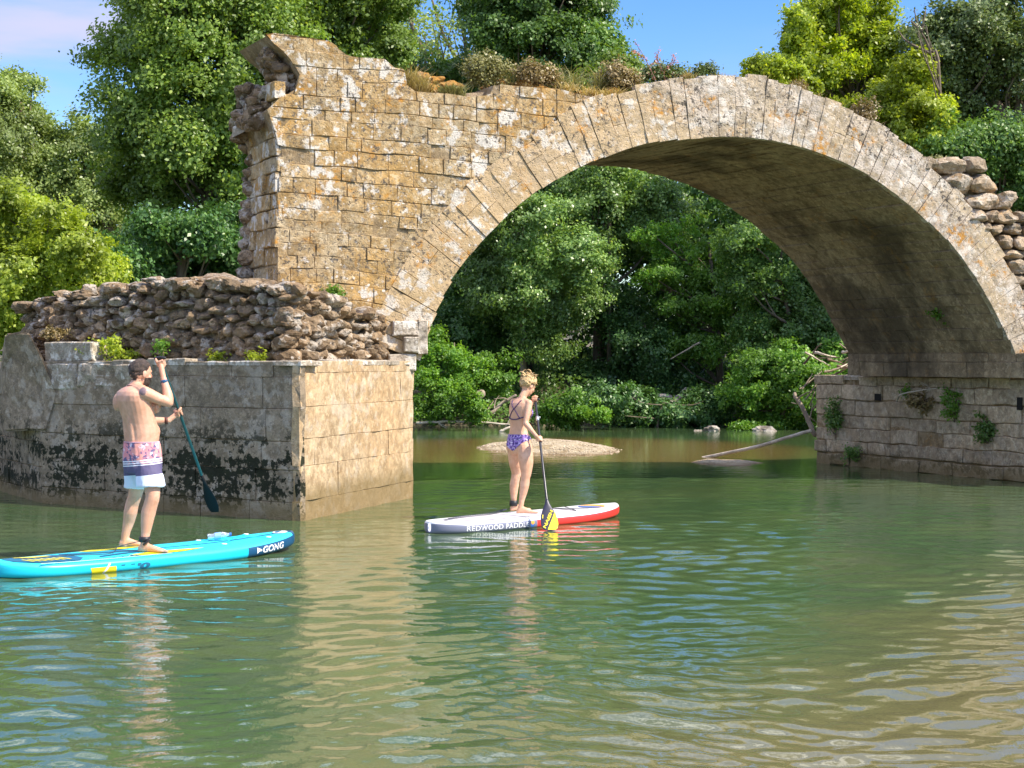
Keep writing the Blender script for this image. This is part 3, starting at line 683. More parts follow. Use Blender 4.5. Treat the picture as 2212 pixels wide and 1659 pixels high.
BARY = 36.2
b0, b1 = atY(1030, 985, BARY), atY(1310, 985, BARY)
mound((b0[0]+b1[0])/2+.15, BARY, (b1[0]-b0[0])/2, 2.9, .14, 'gravel_bar', 3)
mb_ = None
def pebbles():
    r_ = np.random.default_rng(8); mb = MB(); v0, f0 = ico(1); bx, rx = (b0[0]+b1[0])/2+.15, (b1[0]-b0[0])/2
    for i in range(1500):
        a, r = r_.uniform(0, 6.28), r_.random()**.5*1.08; k = 1+.10*math.sin(2*a+3)+.07*math.sin(3*a+4); s_ = r_.uniform(.008, .022)*(1.8 if r_.random() < .06 else 1)
        px, py = bx+rx*r*math.cos(a)*k, BARY+2.9*r*math.sin(a)*k; mb.add(v0*V(s_*r_.uniform(.8, 1.4), s_, s_*.6)*(1+r_.normal(0, .1, (len(v0), 1)))+V(px, py, .14*(1-r*r)+.003), f0)
    g = NG('pebbles'); i = g.isl(); c = g.mix(i, (.30, .23, .14), (.60, .50, .37)); tag(obj('pebbles', mb.mesh('pebbles'), g.done(c, .85)), 'loose pale pebbles strewn over the gravel bar', 'pebbles', kind='stuff')
pebbles()
e1 = atZ(1600, 1000, .02); mound(e1[0]-.2, e1[1]+.3, .7, .8, .05, 'gravel_spit', 5)

# water: real ripples near the camera, one sheet to the horizon
def water():
    ys = [-60, -30, -12, -4, 0, 2, 4]; yv = 4.6
    while yv < 52: ys.append(yv); yv *= 1.0030
    while yv < 900: ys.append(yv); yv *= 1.25
    ys = np.array(ys); s = np.linspace(-.38, .38, 360); s = np.r_[-40, -12, -4, -1.6, -.9, -.6, s, .6, .9, 1.6, 4, 12, 40]
    S, Yy = np.meshgrid(s, ys); Xx = S*np.maximum(abs(Yy), 6); x, y = Xx.ravel(), Yy.ravel(); sc = (np.maximum(abs(Yy), 6)*.0035).ravel()
    r_ = np.random.default_rng(5); zz = np.zeros(len(x)); dx = np.zeros(len(x)); dy = np.zeros(len(x))
    # domain warp breaks the regularity
    q = np.c_[x*.6, y*.6, x*0]; wx, wy = x+.4*vn(q, 1), y+.4*vn(q, 2)
    amp_field = np.clip(.62+.42*vn(np.c_[x*.16, y*.10, x*0+3], 6)+.30*vn(np.c_[x*.5, y*.3, x*0], 8), .25, 1.4)
    near = np.clip((22-y)/14, 0, 1); amp_field = amp_field*(.95+.15*near)*(1+1.5*np.clip((x-.3)/1.6, 0, 1)*np.clip((12-y)/5, 0, 1)*np.clip(.6+.9*vn(np.c_[x*.9, y*.5, x*0+9], 3), 0, 1.3))
    amp_field *= np.where((y > 27), .45, 1)*(1-.35*np.clip((4-x)/3, 0, 1)*np.clip((y-15)/4, 0, 1)*(x < -1.0))
    for i in range(110):
        lam = math.exp(r_.uniform(math.log(.07), math.log(.60))); th = r_.normal(R(93), R(34)); ph = r_.uniform(0, 6.28)
        slope = .0160*(lam/.25)**-.03; k = 2*math.pi/lam; A = slope/k
        att = np.clip((lam/(sc*2.6))-1, 0, 1)*amp_field
        p = k*(wx*math.cos(th)+wy*math.sin(th))+ph
        zz += A*att*np.sin(p)
    near_mask = (y > 3.5) & (y < 60) & (abs(S.ravel()) < .55)
    zz = zz*near_mask
    n1, n2 = S.shape; i = np.arange(n1*n2).reshape(n1, n2); f = np.stack([i[:-1, :-1], i[:-1, 1:], i[1:, 1:], i[1:, :-1]], -1).reshape(-1, 4)
    me = mesh_np('river', np.c_[x, y, zz], f, smooth=True)
    g = NG('river_water'); X_, Y_ = g.xyz(0), g.xyz(1)
    deep = g.mix(g.mr(g.noise(.35, 3), .38, .62), (.052, .096, .038), (.074, .112, .042))
    # sandy shallows towards the near right bank, round the gravel bar and along the far bank
    nz = g.math('MULTIPLY', g.math('ADD', g.noise(.7, 4, .6), -.5), 2.2)
    m1 = g.mr(g.math('ADD', g.math('ADD', X_, g.math('MULTIPLY', Y_, -.75)), nz), -7.9, -4.0)
    c = g.mix(g.math('MULTIPLY', m1, .95), deep, (.145, .130, .054))
    cx_, cy_ = (b0[0]+b1[0])/2, BARY
    d = g.math('ADD', g.math('POWER', g.math('MULTIPLY', g.math('ADD', X_, -cx_-.3), 1/6.2), 2.0), g.math('POWER', g.math('MULTIPLY', g.math('ADD', Y_, -cy_+1.0), 1/6.5), 2.0))
    c = g.mix(g.math('MULTIPLY', g.mr(g.math('ADD', d, g.math('MULTIPLY', nz, .15)), 1.05, .35), .85), c, (.24, .15, .05))
    ns = g.scale(1, .55, 1)
    h = g.math('ADD', g.noise(9, 4, .6, ns), g.math('MULTIPLY', g.noise(3, 3, .5, ns), 1.2))
    mat = g.done(c, .035, g.bump(h, .13, .03), IOR=1.40, Specular_IOR_Level=.5)
    return tag(obj('river', me, mat), kind='structure')
water()

# ------------------------------------------------------------------ leaves, trunks, trees
def leaf_mesh(name, C, size, nrm, seed, asp=.62):
    r_ = np.random.default_rng(seed); n = len(C)
    nr = nrm+r_.normal(0, .75, (n, 3)); nr /= np.linalg.norm(nr, axis=1)[:, None]
    a = r_.normal(size=(n, 3)); a -= nr*(a*nr).sum(1)[:, None]; a /= np.linalg.norm(a, axis=1)[:, None]; b = np.cross(nr, a)
    s = (size*r_.uniform(.6, 1.35, n))[:, None]; droop = nr*s*.18
    v = np.stack([C-a*s-droop, C+b*s*asp-a*s*.1+droop*.4, C+a*s-droop, C-b*s*asp-a*s*.1+droop*.4], 1).reshape(-1, 3)
    return mesh_np(name, v, np.arange(4*n).reshape(n, 4))
def crown_pts(ells, n, clr, seed, shell=.62, sub=.35, flat=.75):
    """clumps on and inside ellipsoids -> leaf positions and outward normals"""
    r_ = np.random.default_rng(seed); E = np.array([np.r_[c, r] for c, r in ells]); wgt = (E[:, 3]*E[:, 5]+E[:, 3]*E[:, 4]+E[:, 4]*E[:, 5])/3; wgt /= wgt.sum()
    area = sum((e[3]*e[5]+e[3]*e[4]+e[4]*e[5])/3*12.6 for e in E)
    nc = int(max(8, area/(clr*clr*2.9))); k = r_.choice(len(E), nc, p=wgt)
    d = r_.normal(size=(nc, 3)); d /= np.linalg.norm(d, axis=1)[:, None]; rad = shell+(1.03-shell)*r_.random(nc)**.6; rad = np.where(r_.random(nc) < .14, r_.uniform(1.02, 1.28, nc), rad)
    cc = E[k, :3]+d*rad[:, None]*E[k, 3:]
    # each clump holds smaller twigs of leaves
    ns = max(3, int(nc*7)); j = r_.integers(0, nc, ns); t = r_.normal(size=(ns, 3))*clr*.55*V(1, 1, flat)*r_.uniform(.45, 1.5, nc)[j][:, None]; sc = cc[j]+t
    m = r_.integers(0, ns, n); L_ = sc[m]+r_.normal(size=(n, 3))*clr*sub*V(1, 1, .8)
    nr = d[j[m]]*.7+V(0, -.1, .5)+unit(t[m].mean(0))*0+t[m]/(clr+1e-6)*.5
    return L_, nr, cc
def trunk_mesh(mb, pts, r0, r1, n=8, seed=0, wob=.05):
    r_ = np.random.default_rng(seed); P_ = smooth_path(pts, 4); L_ = len(P_)
    P_ = [p+r_.normal(0, 1, 3)*wob*r0*(0 if i == 0 else 1) for i, p in enumerate(P_)]
    mb.tube(P_, [r0+(r1-r0)*i/(L_-1) for i in range(L_)], n, dome=False); return P_
def limbs(mb, trunkP, r_at, targets, seed, n=5, sagk=.12):
    r_ = np.random.default_rng(seed); T = np.array(trunkP)
    for c in targets:
        dd = np.linalg.norm(T-c, axis=1)+np.where(T[:, 2] > c[2]-.15*abs(c[2]), 6, 0)*1.0
        i = int(np.argmin(dd)); p = T[i]; L_ = np.linalg.norm(c-p)
        if L_ < .1: continue
        mid = (p+c)/2+V(0, 0, -sagk*L_*.3)+r_.normal(0, .06*L_, 3); rr = max(.012, min(r_at*.5, .018*L_+.01))
        mb.tube(smooth_path([p, mid, c], 4), list(np.linspace(rr, rr*.25, 9)), n, dome=False)
def tree(name, label, ells, d, mat, n=30000, leaf=.085, clr=.5, trunk=None, tr=(.16, .04), group=None, seed=0, barkm='bark', cat='tree', nl=26, depth=.8, shell=.62, sub=.35, jit=1.2, extra_trunks=(), yj=None):
    r_ = np.random.default_rng(seed); EE = []; big = n > 6000; n = int(n*(1.55 if big else 1.2)); leaf = leaf*(.80 if big else .95)
    for e in ells:
        u, v, ru, rv = e[:4]; dd = d+(e[4] if len(e) > 4 else r_.uniform(-jit, jit)); c = atY(u, v, dd); rx, rz = ru*dd/F, rv*dd/F; EE.append((c, V(rx, (rx+rz)/2*depth, rz)))
    L_, nr, cc = crown_pts(EE, n, clr, seed+1, shell, sub)
    if trunk is None:
        cu = np.mean([e[0] for e in ells]); lo = max(e[1]+e[3] for e in ells); hi = min(e[1] for e in ells)
        base = atY(cu, lo, d); base[2] = max(groundz(base[:1], base[1:2])[0], -.3) if cat == 'tree' else base[2]
        trunk = [base, atY(cu+r_.uniform(-8, 8), (lo+hi)/2, d), atY(cu+r_.uniform(-15, 15), hi, d)]
    else:
        trunk = [atY(p[0], p[1], d+(p[2] if len(p) > 2 else 0)) for p in trunk]
        if cat == 'tree':
            g0 = trunk[0].copy(); g0[2] = max(groundz(g0[:1], g0[1:2])[0], -.6)
            if g0[2] < trunk[0][2]-.3: trunk = [g0]+trunk
    root = thing(name, label, cat, trunk[0], group)
    mb = MB(); P_ = trunk_mesh(mb, trunk, tr[0], tr[1], 8, seed)
    for et in extra_trunks:
        pts = [atY(p[0], p[1], d+(p[2] if len(p) > 2 else 0)) for p in et]; P_ = P_+trunk_mesh(mb, pts, tr[0]*.75, tr[1], 7, seed+3)
    sel = r_.choice(len(cc), min(nl, len(cc)), replace=False); limbs(mb, P_, tr[0], cc[sel], seed)
    obj('trunk' if cat == 'tree' else 'stem', mb.mesh('trunk', True), M[barkm], root)
    obj('crown' if cat == 'tree' else 'foliage', leaf_mesh('crown', L_, leaf, nr, seed+2), M[mat], root)
    return root
GB = 'trees beyond the bridge'
tree('poplar_tree', 'tall broad poplar rising behind the left end of the bridge wall, dense mid-green foliage', [(400,40,130,140),(290,130,80,50),(235,110,50,30),(270,215,80,50),(400,280,150,120),(310,330,95,100),(250,300,40,60),(480,170,130,150),(330,430,90,110),(440,450,110,110),(530,350,80,200),(500,-40,150,110),(360,80,80,90),(580,100,70,110),(430,-120,140,90),(300,25,55,45)], 47, 'poplar', 120000, .078, .50, [(470,640),(455,430),(430,200),(440,-60)], (.38, .08), GB, 11, nl=60)
tree('poplar_tree', 'poplar with pale green top showing just right of the wall peak', [(690,30,95,80),(800,55,75,80),(640,0,80,80),(760,-40,120,60),(860,110,30,40),(740,110,70,50),(830,-10,45,60)], 50, 'poplar', 42000, .075, .42, [(740,300),(735,100),(730,-50)], (.25, .06), GB, 12)
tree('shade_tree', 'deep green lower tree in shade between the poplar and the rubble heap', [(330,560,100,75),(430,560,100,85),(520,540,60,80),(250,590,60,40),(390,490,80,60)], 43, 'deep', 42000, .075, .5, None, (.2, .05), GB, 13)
tree('ash_tree', 'feathery grey-green tree with leaning trunks at the far left edge', [(45,195,45,40),(20,250,50,50),(85,275,70,40),(35,320,80,55),(170,290,50,30),(190,340,70,50),(235,380,35,50),(110,370,90,60),(60,420,90,60),(190,450,65,70),(110,500,110,70),(-20,300,60,150)], 54, 'ash', 72000, .070, .42, [(262,620),(240,510),(212,440),(190,330)], (.24, .07), GB, 14, 'bark', nl=46, extra_trunks=[[(250,600),(160,470),(95,395),(20,340),(-30,320)], [(212,430),(235,380)], [(150,460),(60,300),(45,220)]], shell=.5)
tree('yellow_green_bush', 'bright yellow-green bush at the left edge just above the rubble heap', [(45,470,50,60),(20,540,60,80),(95,500,50,50),(150,530,45,45),(205,545,40,35),(60,610,80,60),(150,610,70,50),(10,660,50,70),(20,430,30,30),(228,590,30,40)], 35, 'lime', 44000, .058, .30, None, (.08, .02), None, 15, cat='bush')
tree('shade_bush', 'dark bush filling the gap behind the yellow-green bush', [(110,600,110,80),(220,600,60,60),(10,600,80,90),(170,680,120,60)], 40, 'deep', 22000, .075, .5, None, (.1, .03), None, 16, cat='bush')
tree('thin_tree', 'sparse thin tree with bare twigs against the sky behind the wall', [(900,60,50,60),(960,100,50,50),(1000,40,40,60),(860,90,30,60),(1040,110,40,40),(930,150,60,40)], 57, 'ash', 3800, .070, .5, [(1010,260),(1008,170),(1005,90),(990,20),(980,-60)], (.12, .03), GB, 17, nl=60, extra_trunks=[[(965,260),(935,150),(890,60),(870,-30)], [(1008,160),(960,80),(930,-10)], [(1012,200),(1060,90),(1045,10)], [(930,240),(880,130),(850,50)]], shell=.3)
tree('low_green_tree', 'low green treetop directly behind the dry clods on the wall crest', [(1010,170,70,45),(950,185,60,35),(880,160,60,40),(820,150,50,50),(1080,190,60,40),(760,170,60,60)], 55, 'poplar_dark', 26000, .075, .4, None, (.1, .03), GB, 18)
tree('dark_poplar_tree', 'large dark green poplar above the middle of the bridge left of open sky', [(1150,-10,120,90),(1230,50,75,75),(1090,70,55,70),(1180,110,110,60),(1270,110,50,50),(1110,-60,100,60),(1230,-30,60,70),(1055,10,40,60),(1290,150,45,35)], 53, 'poplar_dark', 70000, .080, .42, [(1150,330),(1155,150),(1150,-20)], (.22, .06), GB, 19, nl=50)
tree('thin_poplar_sapling', 'small loose sapling showing right of the dark poplar above the crest', [(1340,150,40,40),(1375,160,30,30),(1310,180,60,35),(1240,190,60,30)], 51, 'poplar', 9000, .072, .35, None, (.08, .02), GB, 20)
tree('maple_tree', 'bright yellow-green round maple standing against blue sky right of the arch crown', [(1790,50,70,50),(1750,80,50,60),(1850,60,60,55),(1770,130,75,50),(1870,120,60,50),(1830,170,80,45),(1910,110,35,40),(1725,40,25,40),(1790,200,50,40),(1900,30,22,30),(1820,10,25,20)], 49, 'maple', 44000, .078, .34, [(1850,330),(1845,230),(1835,140),(1820,40)], (.13, .03), None, 21, nl=50)
tree('maple_sapling', 'small bright green sapling growing on the deck behind the arch crown', [(1650,140,33,26),(1625,163,22,16),(1690,165,36,24),(1735,185,30,22)], 27.2, 'maple', 7000, .038, .13, [(1690,215),(1680,180),(1670,150)], (.03, .01), None, 22, cat='sapling', jit=.3)
tree('maple_bush', 'bright yellow-green bush leaning over the falling right shoulder of the arch', [(1955,185,50,45),(1930,240,50,45),(1990,250,55,50),(2005,310,45,40),(1890,230,40,35),(1960,290,50,35),(1975,160,30,25),(2030,340,30,20),(1850,225,40,20)], 47, 'yellow', 36000, .074, .31, None, (.08, .02), None, 23, cat='bush')
tree('evergreen_oak', 'tall dull green oak in the upper right corner', [(2090,70,70,55),(2050,110,55,60),(2120,130,80,80),(2040,60,30,40),(2180,30,60,60),(2070,190,60,60),(2110,250,60,50),(2190,110,50,40),(2220,230,40,90),(2060,250,45,50)], 48, 'oak', 62000, .072, .42, [(2195,620),(2190,400),(2200,220),(2185,60)], (.3, .07), GB, 24, nl=46, extra_trunks=[[(2200,300),(2130,190),(2080,110)], [(2130,620),(2120,420),(2075,300),(2060,190)]])
tree('willow_tree', 'loose mid-green tree below the oak at the right edge above the rubble fill', [(2110,330,70,60),(2060,320,40,50),(2170,380,60,70),(2210,450,45,90),(2150,300,50,40),(2230,350,40,90),(2080,370,60,30)], 46.5, 'poplar_dark', 42000, .070, .40, None, (.18, .05), GB, 25, nl=40)
tree('dead_branch_tree', 'bare dead treetop between the maple and the oak', [(1990,60,30,30)], 46, 'oak', 60, .05, .3, [(2030,200),(2010,110),(1985,60),(1975,20)], (.06, .012), None, 26, nl=6, extra_trunks=[[(2010,115),(1960,90),(1940,65)], [(1985,62),(1968,45)], [(1990,70),(2000,20)]])
# under the arch
GU = 'trees on the far bank under the arch'
tree('bank_poplar', 'pale-trunked tree with glinting leaves on the far bank directly above the woman', [(1190,600,70,65),(1250,560,60,55),(1160,680,65,50),(1090,560,60,50),(1230,650,60,45),(1120,490,90,60),(1110,640,50,50),(1140,570,60,50),(1290,600,35,40),(1180,740,50,30),(1060,620,50,60)], 49, 'glint', 62000, .062, .34, [(1131,800),(1130,730),(1126,640),(1120,520),(1125,430)], (.12, .04), GU, 31, 'bark_pale', nl=12)
tree('bank_ash', 'leafy treetop filling the upper left of the arch opening', [(1290,410,90,60),(1200,430,80,60),(1380,440,70,50),(1260,480,110,60),(1140,470,60,60),(1350,380,70,40),(1430,480,60,50)], 52, 'glint', 62000, .068, .38, None, (.2, .06), GU, 32, nl=30)
tree('spray_tree', 'tree with layered pale green sprays at the centre of the arch opening', [(1470,540,70,16),(1500,580,80,15),(1560,540,60,20),(1440,600,60,14),(1540,620,80,18),(1480,660,70,14),(1590,590,60,30),(1520,700,70,16),(1450,500,60,20),(1610,650,50,30),(1500,750,70,16)], 50, 'fresh', 42000, .056, .26, [(1560,930),(1550,720),(1530,520)], (.14, .04), GU, 33, nl=46)
tree('bank_elm', 'dense green tree leaning out on the right of the arch opening', [(1640,520,70,60),(1690,620,80,80),(1620,580,50,60),(1750,700,70,80),(1680,720,80,60),(1600,480,50,40),(1790,760,50,60),(1740,600,50,60)], 48, 'poplar_dark', 72000, .062, .34, [(1730,960),(1725,800),(1690,620)], (.18, .05), GU, 34, nl=40)
tree('bank_maple', 'bright broad-leaved maple low on the far bank left of the right pier', [(1640,820,60,55),(1700,800,60,60),(1600,870,40,35),(1680,880,70,45),(1750,840,50,60),(1620,920,40,20),(1730,910,60,30),(1790,780,40,40)], 46.2, 'fresh', 34000, .060, .26, None, (.1, .03), GU, 35)
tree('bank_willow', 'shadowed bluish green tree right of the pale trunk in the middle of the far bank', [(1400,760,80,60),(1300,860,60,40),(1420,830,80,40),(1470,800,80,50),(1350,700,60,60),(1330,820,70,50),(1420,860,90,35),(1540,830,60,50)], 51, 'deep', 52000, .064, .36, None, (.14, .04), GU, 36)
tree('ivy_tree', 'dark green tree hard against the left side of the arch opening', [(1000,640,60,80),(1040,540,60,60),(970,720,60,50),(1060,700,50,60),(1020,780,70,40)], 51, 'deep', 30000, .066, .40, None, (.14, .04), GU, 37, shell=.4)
tree('riverside_bush', 'sunlit bush at the water edge left of the woman under the arch', [(960,790,50,45),(935,850,40,50),(1010,820,55,40),(930,740,25,35),(1060,800,50,40),(990,880,50,25)], 45.6, 'fresh', 24000, .056, .26, None, (.05, .015), 'bushes at the far water edge', 38, cat='bush', nl=7)
tree('riverside_bush', 'small bright bush low at the water right beside the woman', [(1240,880,45,28),(1210,895,30,22),(1280,895,30,20)], 45.2, 'fresh', 9000, .056, .22, None, (.04, .012), 'bushes at the far water edge', 39, cat='bush', nl=5)
tree('riverside_bush', 'wide low shadowed bush along the water in the middle of the far bank', [(1380,895,70,26),(1460,900,60,24),(1530,880,50,30),(1310,870,50,30)], 46.6, 'deep', 24000, .060, .28, None, (.04, .012), 'bushes at the far water edge', 40, cat='bush', nl=5)
# far woodland behind everything: reads as one dark mass
def woodland():
    r_ = np.random.default_rng(77); EE = []
    for i in range(120):
        u = r_.uniform(780, 2320); v = r_.uniform(330, 860); d = r_.uniform(55, 66); EE.append((atY(u, v, d), V(1.9, 1.6, 1.7)*r_.uniform(.7, 1.2)))
    for i in range(16):
        u = r_.uniform(-150, 700); v = r_.uniform(470, 640); d = r_.uniform(60, 66); EE.append((atY(u, v, d), V(1.9, 1.6, 1.7)*r_.uniform(.7, 1.2)))
    for i in range(44):       # banks out of the frame to either side, seen in reflections and from other positions
        side = -1 if i % 2 else 1; x_ = side*r_.uniform(17, 34)+(0 if side < 0 else 4); y_ = r_.uniform(22, 60); z_ = r_.uniform(1.5, 7); EE.append((V(x_, y_, z_), V(2.6, 2.4, 2.2)*r_.uniform(.8, 1.3)))
    L_, nr, cc = crown_pts(EE, 280000, .6, 78, .5)
    tag(obj('woodland', leaf_mesh('woodland', L_, .12, nr, 79), M['deep']), 'continuous dark woodland filling the far bank behind the nearer trees', 'woodland', kind='stuff')
    n = 170000; x = r_.uniform(-18, 22, n); y = 45.6+r_.random(n)**1.5*14; z = groundz(x, y)+r_.random(n)*.5; k = z > .12
    C_ = np.c_[x, y, z][k]; C_ = C_[vn(C_*.5, 9) > -.55]
    tag(obj('undergrowth', leaf_mesh('undergrowth', C_, .06, np.tile(V(0, -.5, .8), (len(C_), 1)), 80), M['poplar_dark']), 'low undergrowth and ivy covering the far bank', 'undergrowth', kind='stuff')
woodland()
# ------------------------------------------------------------------ boards
M['board_white'] = plain('white_board_foam', (.84, .82, .84), .45, .15, 90)
M['board_grey'] = plain('grey_board_rail', (.19, .20, .27), .35)
M['board_red'] = plain('red_board_rail', (.80, .045, .035), .3)
M['board_cyan'] = plain('cyan_board_skin', (.012, .56, .72), .33)
M['board_cyan_deck'] = plain('cyan_deck_foam', (.03, .60, .78), .6, .2, 120)
M['board_navy'] = plain('navy_board_print', (.01, .075, .17), .35)
M['navy_line'] = plain('navy_deck_print', (.01, .13, .24), .6)
M['yellow_print'] = plain('yellow_deck_print', (.86, .72, .02), .5)
M['white_print'] = plain('white_print', (.85, .85, .86), .5)
M['pad_grey'] = plain('pale_grey_deck_pad', (.60, .56, .58), .8, .4, 150)
M['orange_print'] = plain('orange_print', (.80, .36, .06), .5)
M['blue_print'] = plain('blue_print', (.05, .16, .50), .5)
M['black_rubber'] = plain('black_rubber', (.015, .015, .018), .5)
M['cord'] = plain('dark_cord', (.03, .04, .06), .6)
M['steel'] = plain('steel_ring', (.7, .7, .7), .25, Metallic=1.0)
class Board:
    """an inflatable board: x along it from tail to nose, y to its left, z up; real size"""
    def __init__(s, tail, nose, width, thick=.125, z=.125, rocker=.05, trock=.02):
        s.t, s.n = V(*tail, 0), V(*nose, 0); s.L = np.linalg.norm(s.n-s.t); s.fx = unit(s.n-s.t); s.fy = V(-s.fx[1], s.fx[0], 0); s.W, s.T, s.z, s.rk, s.tr = width, thick, z, rocker, trock
    def half(s, x):
        t = np.clip(np.asarray(x, float)/s.L, 0, 1); tail = (1-np.clip(1-t/.20, 0, 1)**2.6)**.5; nose = (1-np.clip((t-.60)/.40, 0, 1)**2.3)**.62
        return s.W/2*(.80+.20*np.clip(t/.35, 0, 1))*np.maximum(tail, .0)*np.maximum(nose, 0.0)*np.where(t < .45, 1, 1)
    def top(s, x):
        t = np.asarray(x)/s.L; return s.z+s.rk*np.clip((t-.62)/.38, 0, 1)**2+s.tr*np.clip((.2-t)/.2, 0, 1)**2
    def P(s, x, y, z): return s.t+np.asarray(x)[..., None]*s.fx+np.asarray(y)[..., None]*s.fy+np.asarray(z)[..., None]*UP
    def deck(s, x, y, h=.003): return s.P(np.asarray(x, float), np.asarray(y, float), s.top(x)+h-.010*(np.asarray(y)/(s.W/2))**2)
    def side(s, x, v, h=.003, sg=-1):      # v: height below/above the middle of the rail
        r = s.T/2; v = np.clip(v, -r*.98, r*.98); sn = (abs(v)/r)**(1/.75); c_ = np.sqrt(np.maximum(1-sn*sn, 0)); hw = (s.half(x)-r)*np.minimum(1, c_*2.6)+r*c_
        return s.P(np.asarray(x, float), sg*(hw+h), s.top(x)-r+v-.010)
    def hull(s, root, slots, pick):
        nx, na = 150, 40; xs = s.L*(1-np.cos(np.linspace(0, math.pi, nx)))/2; xs = np.clip(xs, .0015, s.L-.0015); r = s.T/2; v = []
        for x in xs:
            hw = max(float(s.half(x)), .004); rr = min(r, hw)
            zc = float(s.top(x))-r-.010
            for k in range(na):
                a = 2*math.pi*k/na+math.pi/na; c_, s_ = math.cos(a), math.sin(a)
                yy = (hw-rr)*(1 if c_ > 0 else -1)*min(1, abs(c_)*2.6)+rr*c_; yy = np.clip(yy, -hw, hw)
                sq = np.sign(s_)*abs(s_)**.75; zz = zc+r*sq*(rr/r)**.35+(.010*(1-(yy/(s.W/2))**2) if s_ > 0 else 0); v.append(s.P(V(x)[0], V(yy)[0], V(zz)[0]))
        mb = MB(); f = []; mi = []
        for i in range(nx-1):
            for k in range(na):
                k2 = (k+1) % na; f.append((i*na+k, i*na+k2, (i+1)*na+k2, (i+1)*na+k)); a = 2*math.pi*(k+.5)/na+math.pi/na; mi.append(pick(xs[i]/s.L, math.degrees(a)))
        f.append(tuple(range(na))[::-1]); mi.append(pick(0, 90)); f.append(tuple((nx-1)*na+k for k in range(na))); mi.append(pick(1, 90))
        mb.add(v, f); me = mb.mesh('hull', True); me.polygons.foreach_set('material_index', np.array(mi, np.int32))
        bm = bmesh.new(); bm.from_mesh(me); bmesh.ops.recalc_face_normals(bm, faces=bm.faces); bm.to_mesh(me); bm.free()
        return obj('hull', me, slots, root)
    def patch(s, root, name, poly, mat, h=.004, step=.05):
        """flat printed or glued patch following the deck; poly in (x,y) board metres"""
        bm = bmesh.new(); vs = [bm.verts.new((p[0], p[1], 0)) for p in poly]; bm.faces.new(vs)
        lo, hi = min(p[0] for p in poly), max(p[0] for p in poly); x = lo+step
        while x < hi:
            bmesh.ops.bisect_plane(bm, geom=bm.verts[:]+bm.edges[:]+bm.faces[:], plane_co=(x, 0, 0), plane_no=(1, 0, 0)); x += step
        bmesh.ops.triangulate(bm, faces=bm.faces)
        c = np.array([v.co[:] for v in bm.verts]); q = s.deck(c[:, 0], c[:, 1], h)
        for v, p in zip(bm.verts, q): v.co = p
        for f in bm.faces:
            if f.normal.z < 0: f.normal_flip()
        me = bpy.data.meshes.new(name); bm.to_mesh(me); bm.free(); return obj(name, me, M[mat], root)
    def cordm(s, root, name, pts, r, mat):
        mb = MB(); P_ = [s.deck(V(p[0])[0], V(p[1])[0], p[2] if len(p) > 2 else .008) for p in pts]; mb.tube(P_, r, 6); return obj(name, mb.mesh(name, True), M[mat], root)
def text_mesh(txt, size, bold=.0, shear=0, spacing=1.0):
    cu = bpy.data.curves.new('t', 'FONT'); cu.body = txt; cu.size = size; cu.offset = bold; cu.shear = shear; cu.space_character = spacing; cu.resolution_u = 4
    o = bpy.data.objects.new('t', cu); scene.collection.objects.link(o); bpy.context.view_layer.update()
    me = bpy.data.meshes.new_from_object(o.evaluated_get(bpy.context.evaluated_depsgraph_get())); bpy.data.objects.remove(o)
    bm = bmesh.new(); bm.from_mesh(me); bmesh.ops.triangulate(bm, faces=bm.faces)
    c = np.array([v.co[:] for v in bm.verts]); f = [tuple(v.index for v in p.verts) for p in bm.faces]; bm.free(); bpy.data.meshes.remove(me)
    return c, f
def side_text(b, root, name, txt, x0, x1, v0, v1, mat, bold=.0, shear=0, spacing=1.0):
    c, f = text_mesh(txt, 1, bold, shear, spacing); mn, mx = c.min(0), c.max(0)
    x = x0+(c[:, 0]-mn[0])/(mx[0]-mn[0])*(x1-x0); v = v0+(c[:, 1]-mn[1])/(mx[1]-mn[1])*(v1-v0)
    q = b.side(x, v, .003); me = mesh_np(name, q, [p for p in f]); return obj(name, me, M[mat], root)
def side_patch(b, root, name, poly, mat, h=.0025):
    bm = bmesh.new(); bm.faces.new([bm.verts.new((p[0], p[1], 0)) for p in poly])
    for ax, st in ((0, .06), (1, .012)):
        lo, hi = min(p[ax] for p in poly), max(p[ax] for p in poly); x = lo+st
        while x < hi:
            no = (1, 0, 0) if ax == 0 else (0, 1, 0); co = (x, 0, 0) if ax == 0 else (0, x, 0)
            bmesh.ops.bisect_plane(bm, geom=bm.verts[:]+bm.edges[:]+bm.faces[:], plane_co=co, plane_no=no); x += st
    bmesh.ops.triangulate(bm, faces=bm.faces); c = np.array([v.co[:] for v in bm.verts]); q = b.side(c[:, 0], c[:, 1], h)
    for v, p in zip(bm.verts, q): v.co = p
    me = bpy.data.meshes.new(name); bm.to_mesh(me); bm.free(); return obj(name, me, M[mat], root)
def oval(cx, cy, rx, ry, n=24, a0=0, a1=360):
    return [(cx+rx*math.cos(R(a0+(a1-a0)*i/n)), cy+ry*math.sin(R(a0+(a1-a0)*i/n))) for i in range(n+(0 if a1-a0 == 360 else 1))]

